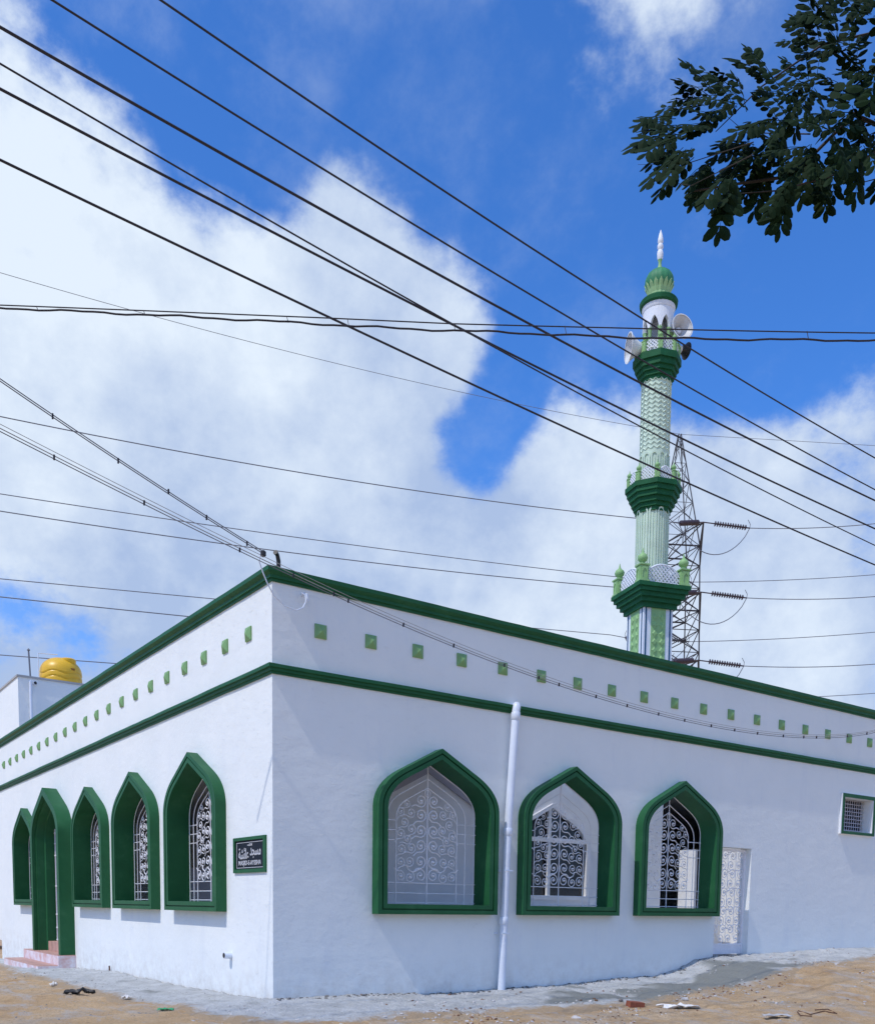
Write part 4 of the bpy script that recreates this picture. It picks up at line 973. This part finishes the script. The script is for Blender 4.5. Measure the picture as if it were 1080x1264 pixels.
sheet(8, .17, .10, .16, BLK, 'black_cloth_bundle', gp(896, 1188, .06), va - .3, 'black cloth bundle lying at the sill of the side door', 'cloth')
sheet(9, .15, .06, .07, BLK, 'black_plastic_scrap', gp(1011, 1208, .03), va, 'black plastic scrap on the sand mound right of the side door', 'rubbish')
sheet(10, .17, .06, .03, mat('grey_sack', (.45, .44, .43), .8, .1, 10), 'cement_sack', gp(958, 1260, .02), va + .1, 'torn grey cement sack at the bottom edge below the side door', 'sack')
def stone(px, py, s, m, label, cat, nm, fl=.6):
    o = blob(px * .37, s, s * .75, s * fl, m, nm, gp(px, py, s * .2)); tag(o, label, cat)
b = MB().box((-.11, -.055, -.035), (.11, .055, .04)).build('broken_brick', BRICK); b.location = gp(782 + 2, 1243, .03); b.rotation_euler = (.1, .1, va + .4)
tag(b, 'broken red brick on the sand in front of the dark cement patch', 'brick')
b = MB().box((-.10, -.05, -.03), (.10, .05, .035)).build('broken_brick', BRICK); b.location = gp(862, 1219, .02); b.rotation_euler = (.05, .2, va - .3)
tag(b, 'broken brown brick half buried beside the dark cement heap', 'brick')
stone(918, 1214, .075, STONE, 'largest pale stone, on the brown soil below the side door', 'stone', 'stone')
stone(866, 1211, .045, STONE, 'pale stone on the dark cement heap, left of the white scrap', 'stone', 'stone')
stone(846, 1229, .05, STONE, 'white stone at the lower edge of the dark cement heap, above the plastic bag', 'stone', 'stone')
stone(766, 1238, .04, mat('dark_stone', (.2, .18, .17), .9, .2, 20), 'dark stone just left of the red brick', 'stone', 'stone')
stone(711, 1257, .05, STONE, 'pale stone on the sand near the bottom edge under the second window', 'stone', 'stone')
stone(440, 1231, .045, mat('dark_stone2', (.12, .11, .11), .9, .2, 20), 'dark stone at the foot of the shaded wall left of the first window', 'stone', 'stone')
stone(967, 1236 - 22, .05, STONE, 'grey stone at the tip of the pale cement tongue right of the side door', 'stone', 'stone')
for i, (pp_, lab) in enumerate((([(985, 1247), (1000, 1251), (1017, 1250), (1030, 1251.5)], 'long bent rusty wire on the sand at lower right'), ([(984, 1250), (988, 1256), (1002, 1258.5)], 'short hooked rusty wire on the sand, below the long one'), ([(1006, 1244), (1022, 1247.5), (1033, 1251)], 'short straight rusty wire on the sand, right of the long one'))):
    tag(MB().tube([gp(x, y, .012) for x, y in pp_], .007, 5).build('rusty_wire', RUST), lab, 'wire')
# loose gravel: uncountable
gv = MB(); rg = random.Random(21)
ic = bmesh.new(); bmesh.ops.create_icosphere(ic, subdivisions=1, radius=1); icv = [v.co.copy() for v in ic.verts]; icf = [tuple(v.index for v in f.verts) for f in ic.faces]; ic.free()
def pebbles(n, area, smin, smax):
    b = MB()
    for _ in range(n):
        x, y = area(); d, bb, w = near(x, y)
        if d <= .03 or (x >= 0 and y >= 0): continue
        if d > .3 and noise.noise(Vector((x * .9, y * 1.4, smax * 300))) < .02 + .1 * rg.random(): continue
        z = max(apron_h(x, y), hgt(x, y)) if d < w + .5 else hgt(x, y); s = smin + (smax - smin) * rg.random() ** 6
        Q = Matrix.Rotation(rg.random() * 6.28, 4, 'Z') @ Matrix.Rotation(rg.random(), 4, 'X') @ Matrix.Diagonal((s, s * rg.uniform(.5, .9), s * rg.uniform(.35, .6), 1)); k = rg.uniform(.8, 1.2)
        b.add([(Q @ (v * (1 + .3 * noise.noise(v * 2 + Vector((x, y, 0)) * 9)))) + Vector((x, y, z + s * .1)) for v in icv], icf)
    return b
tag(pebbles(8000, lambda: (rg.uniform(-3.5, 12), -abs(rg.gauss(1.7, 1.0))), .004, .030).build('gravel', STONE), 'pale loose gravel scattered over the sand and apron', 'gravel', kind='stuff')
tag(pebbles(3200, lambda: (rg.uniform(1, 12), -abs(rg.gauss(1.9, .7))), .003, .030).build('brick_rubble', mat('brown_clods', (.22, .12, .07), .95, .3, 15)), 'brown clods and brick crumbs scattered on the sand', 'rubble', kind='stuff')
tag(pebbles(1500, lambda: (-abs(rg.gauss(1.3, .7)), rg.uniform(-.5, 9)), .005, .02).build('gravel', mat('grey_grit', (.30, .29, .28), .95, .3, 15)), 'grey grit scattered along the foot of the sunlit wall', 'gravel', kind='stuff')
tag(pebbles(900, lambda: (rg.uniform(0, 9), -abs(rg.gauss(.05, .05)) - .02), .006, .035).build('mortar_crumbs', mat('dark_grit', (.16, .15, .14), .95, .3, 15)), 'dark crumbs of mortar along the foot of the shaded wall', 'rubble', kind='stuff')
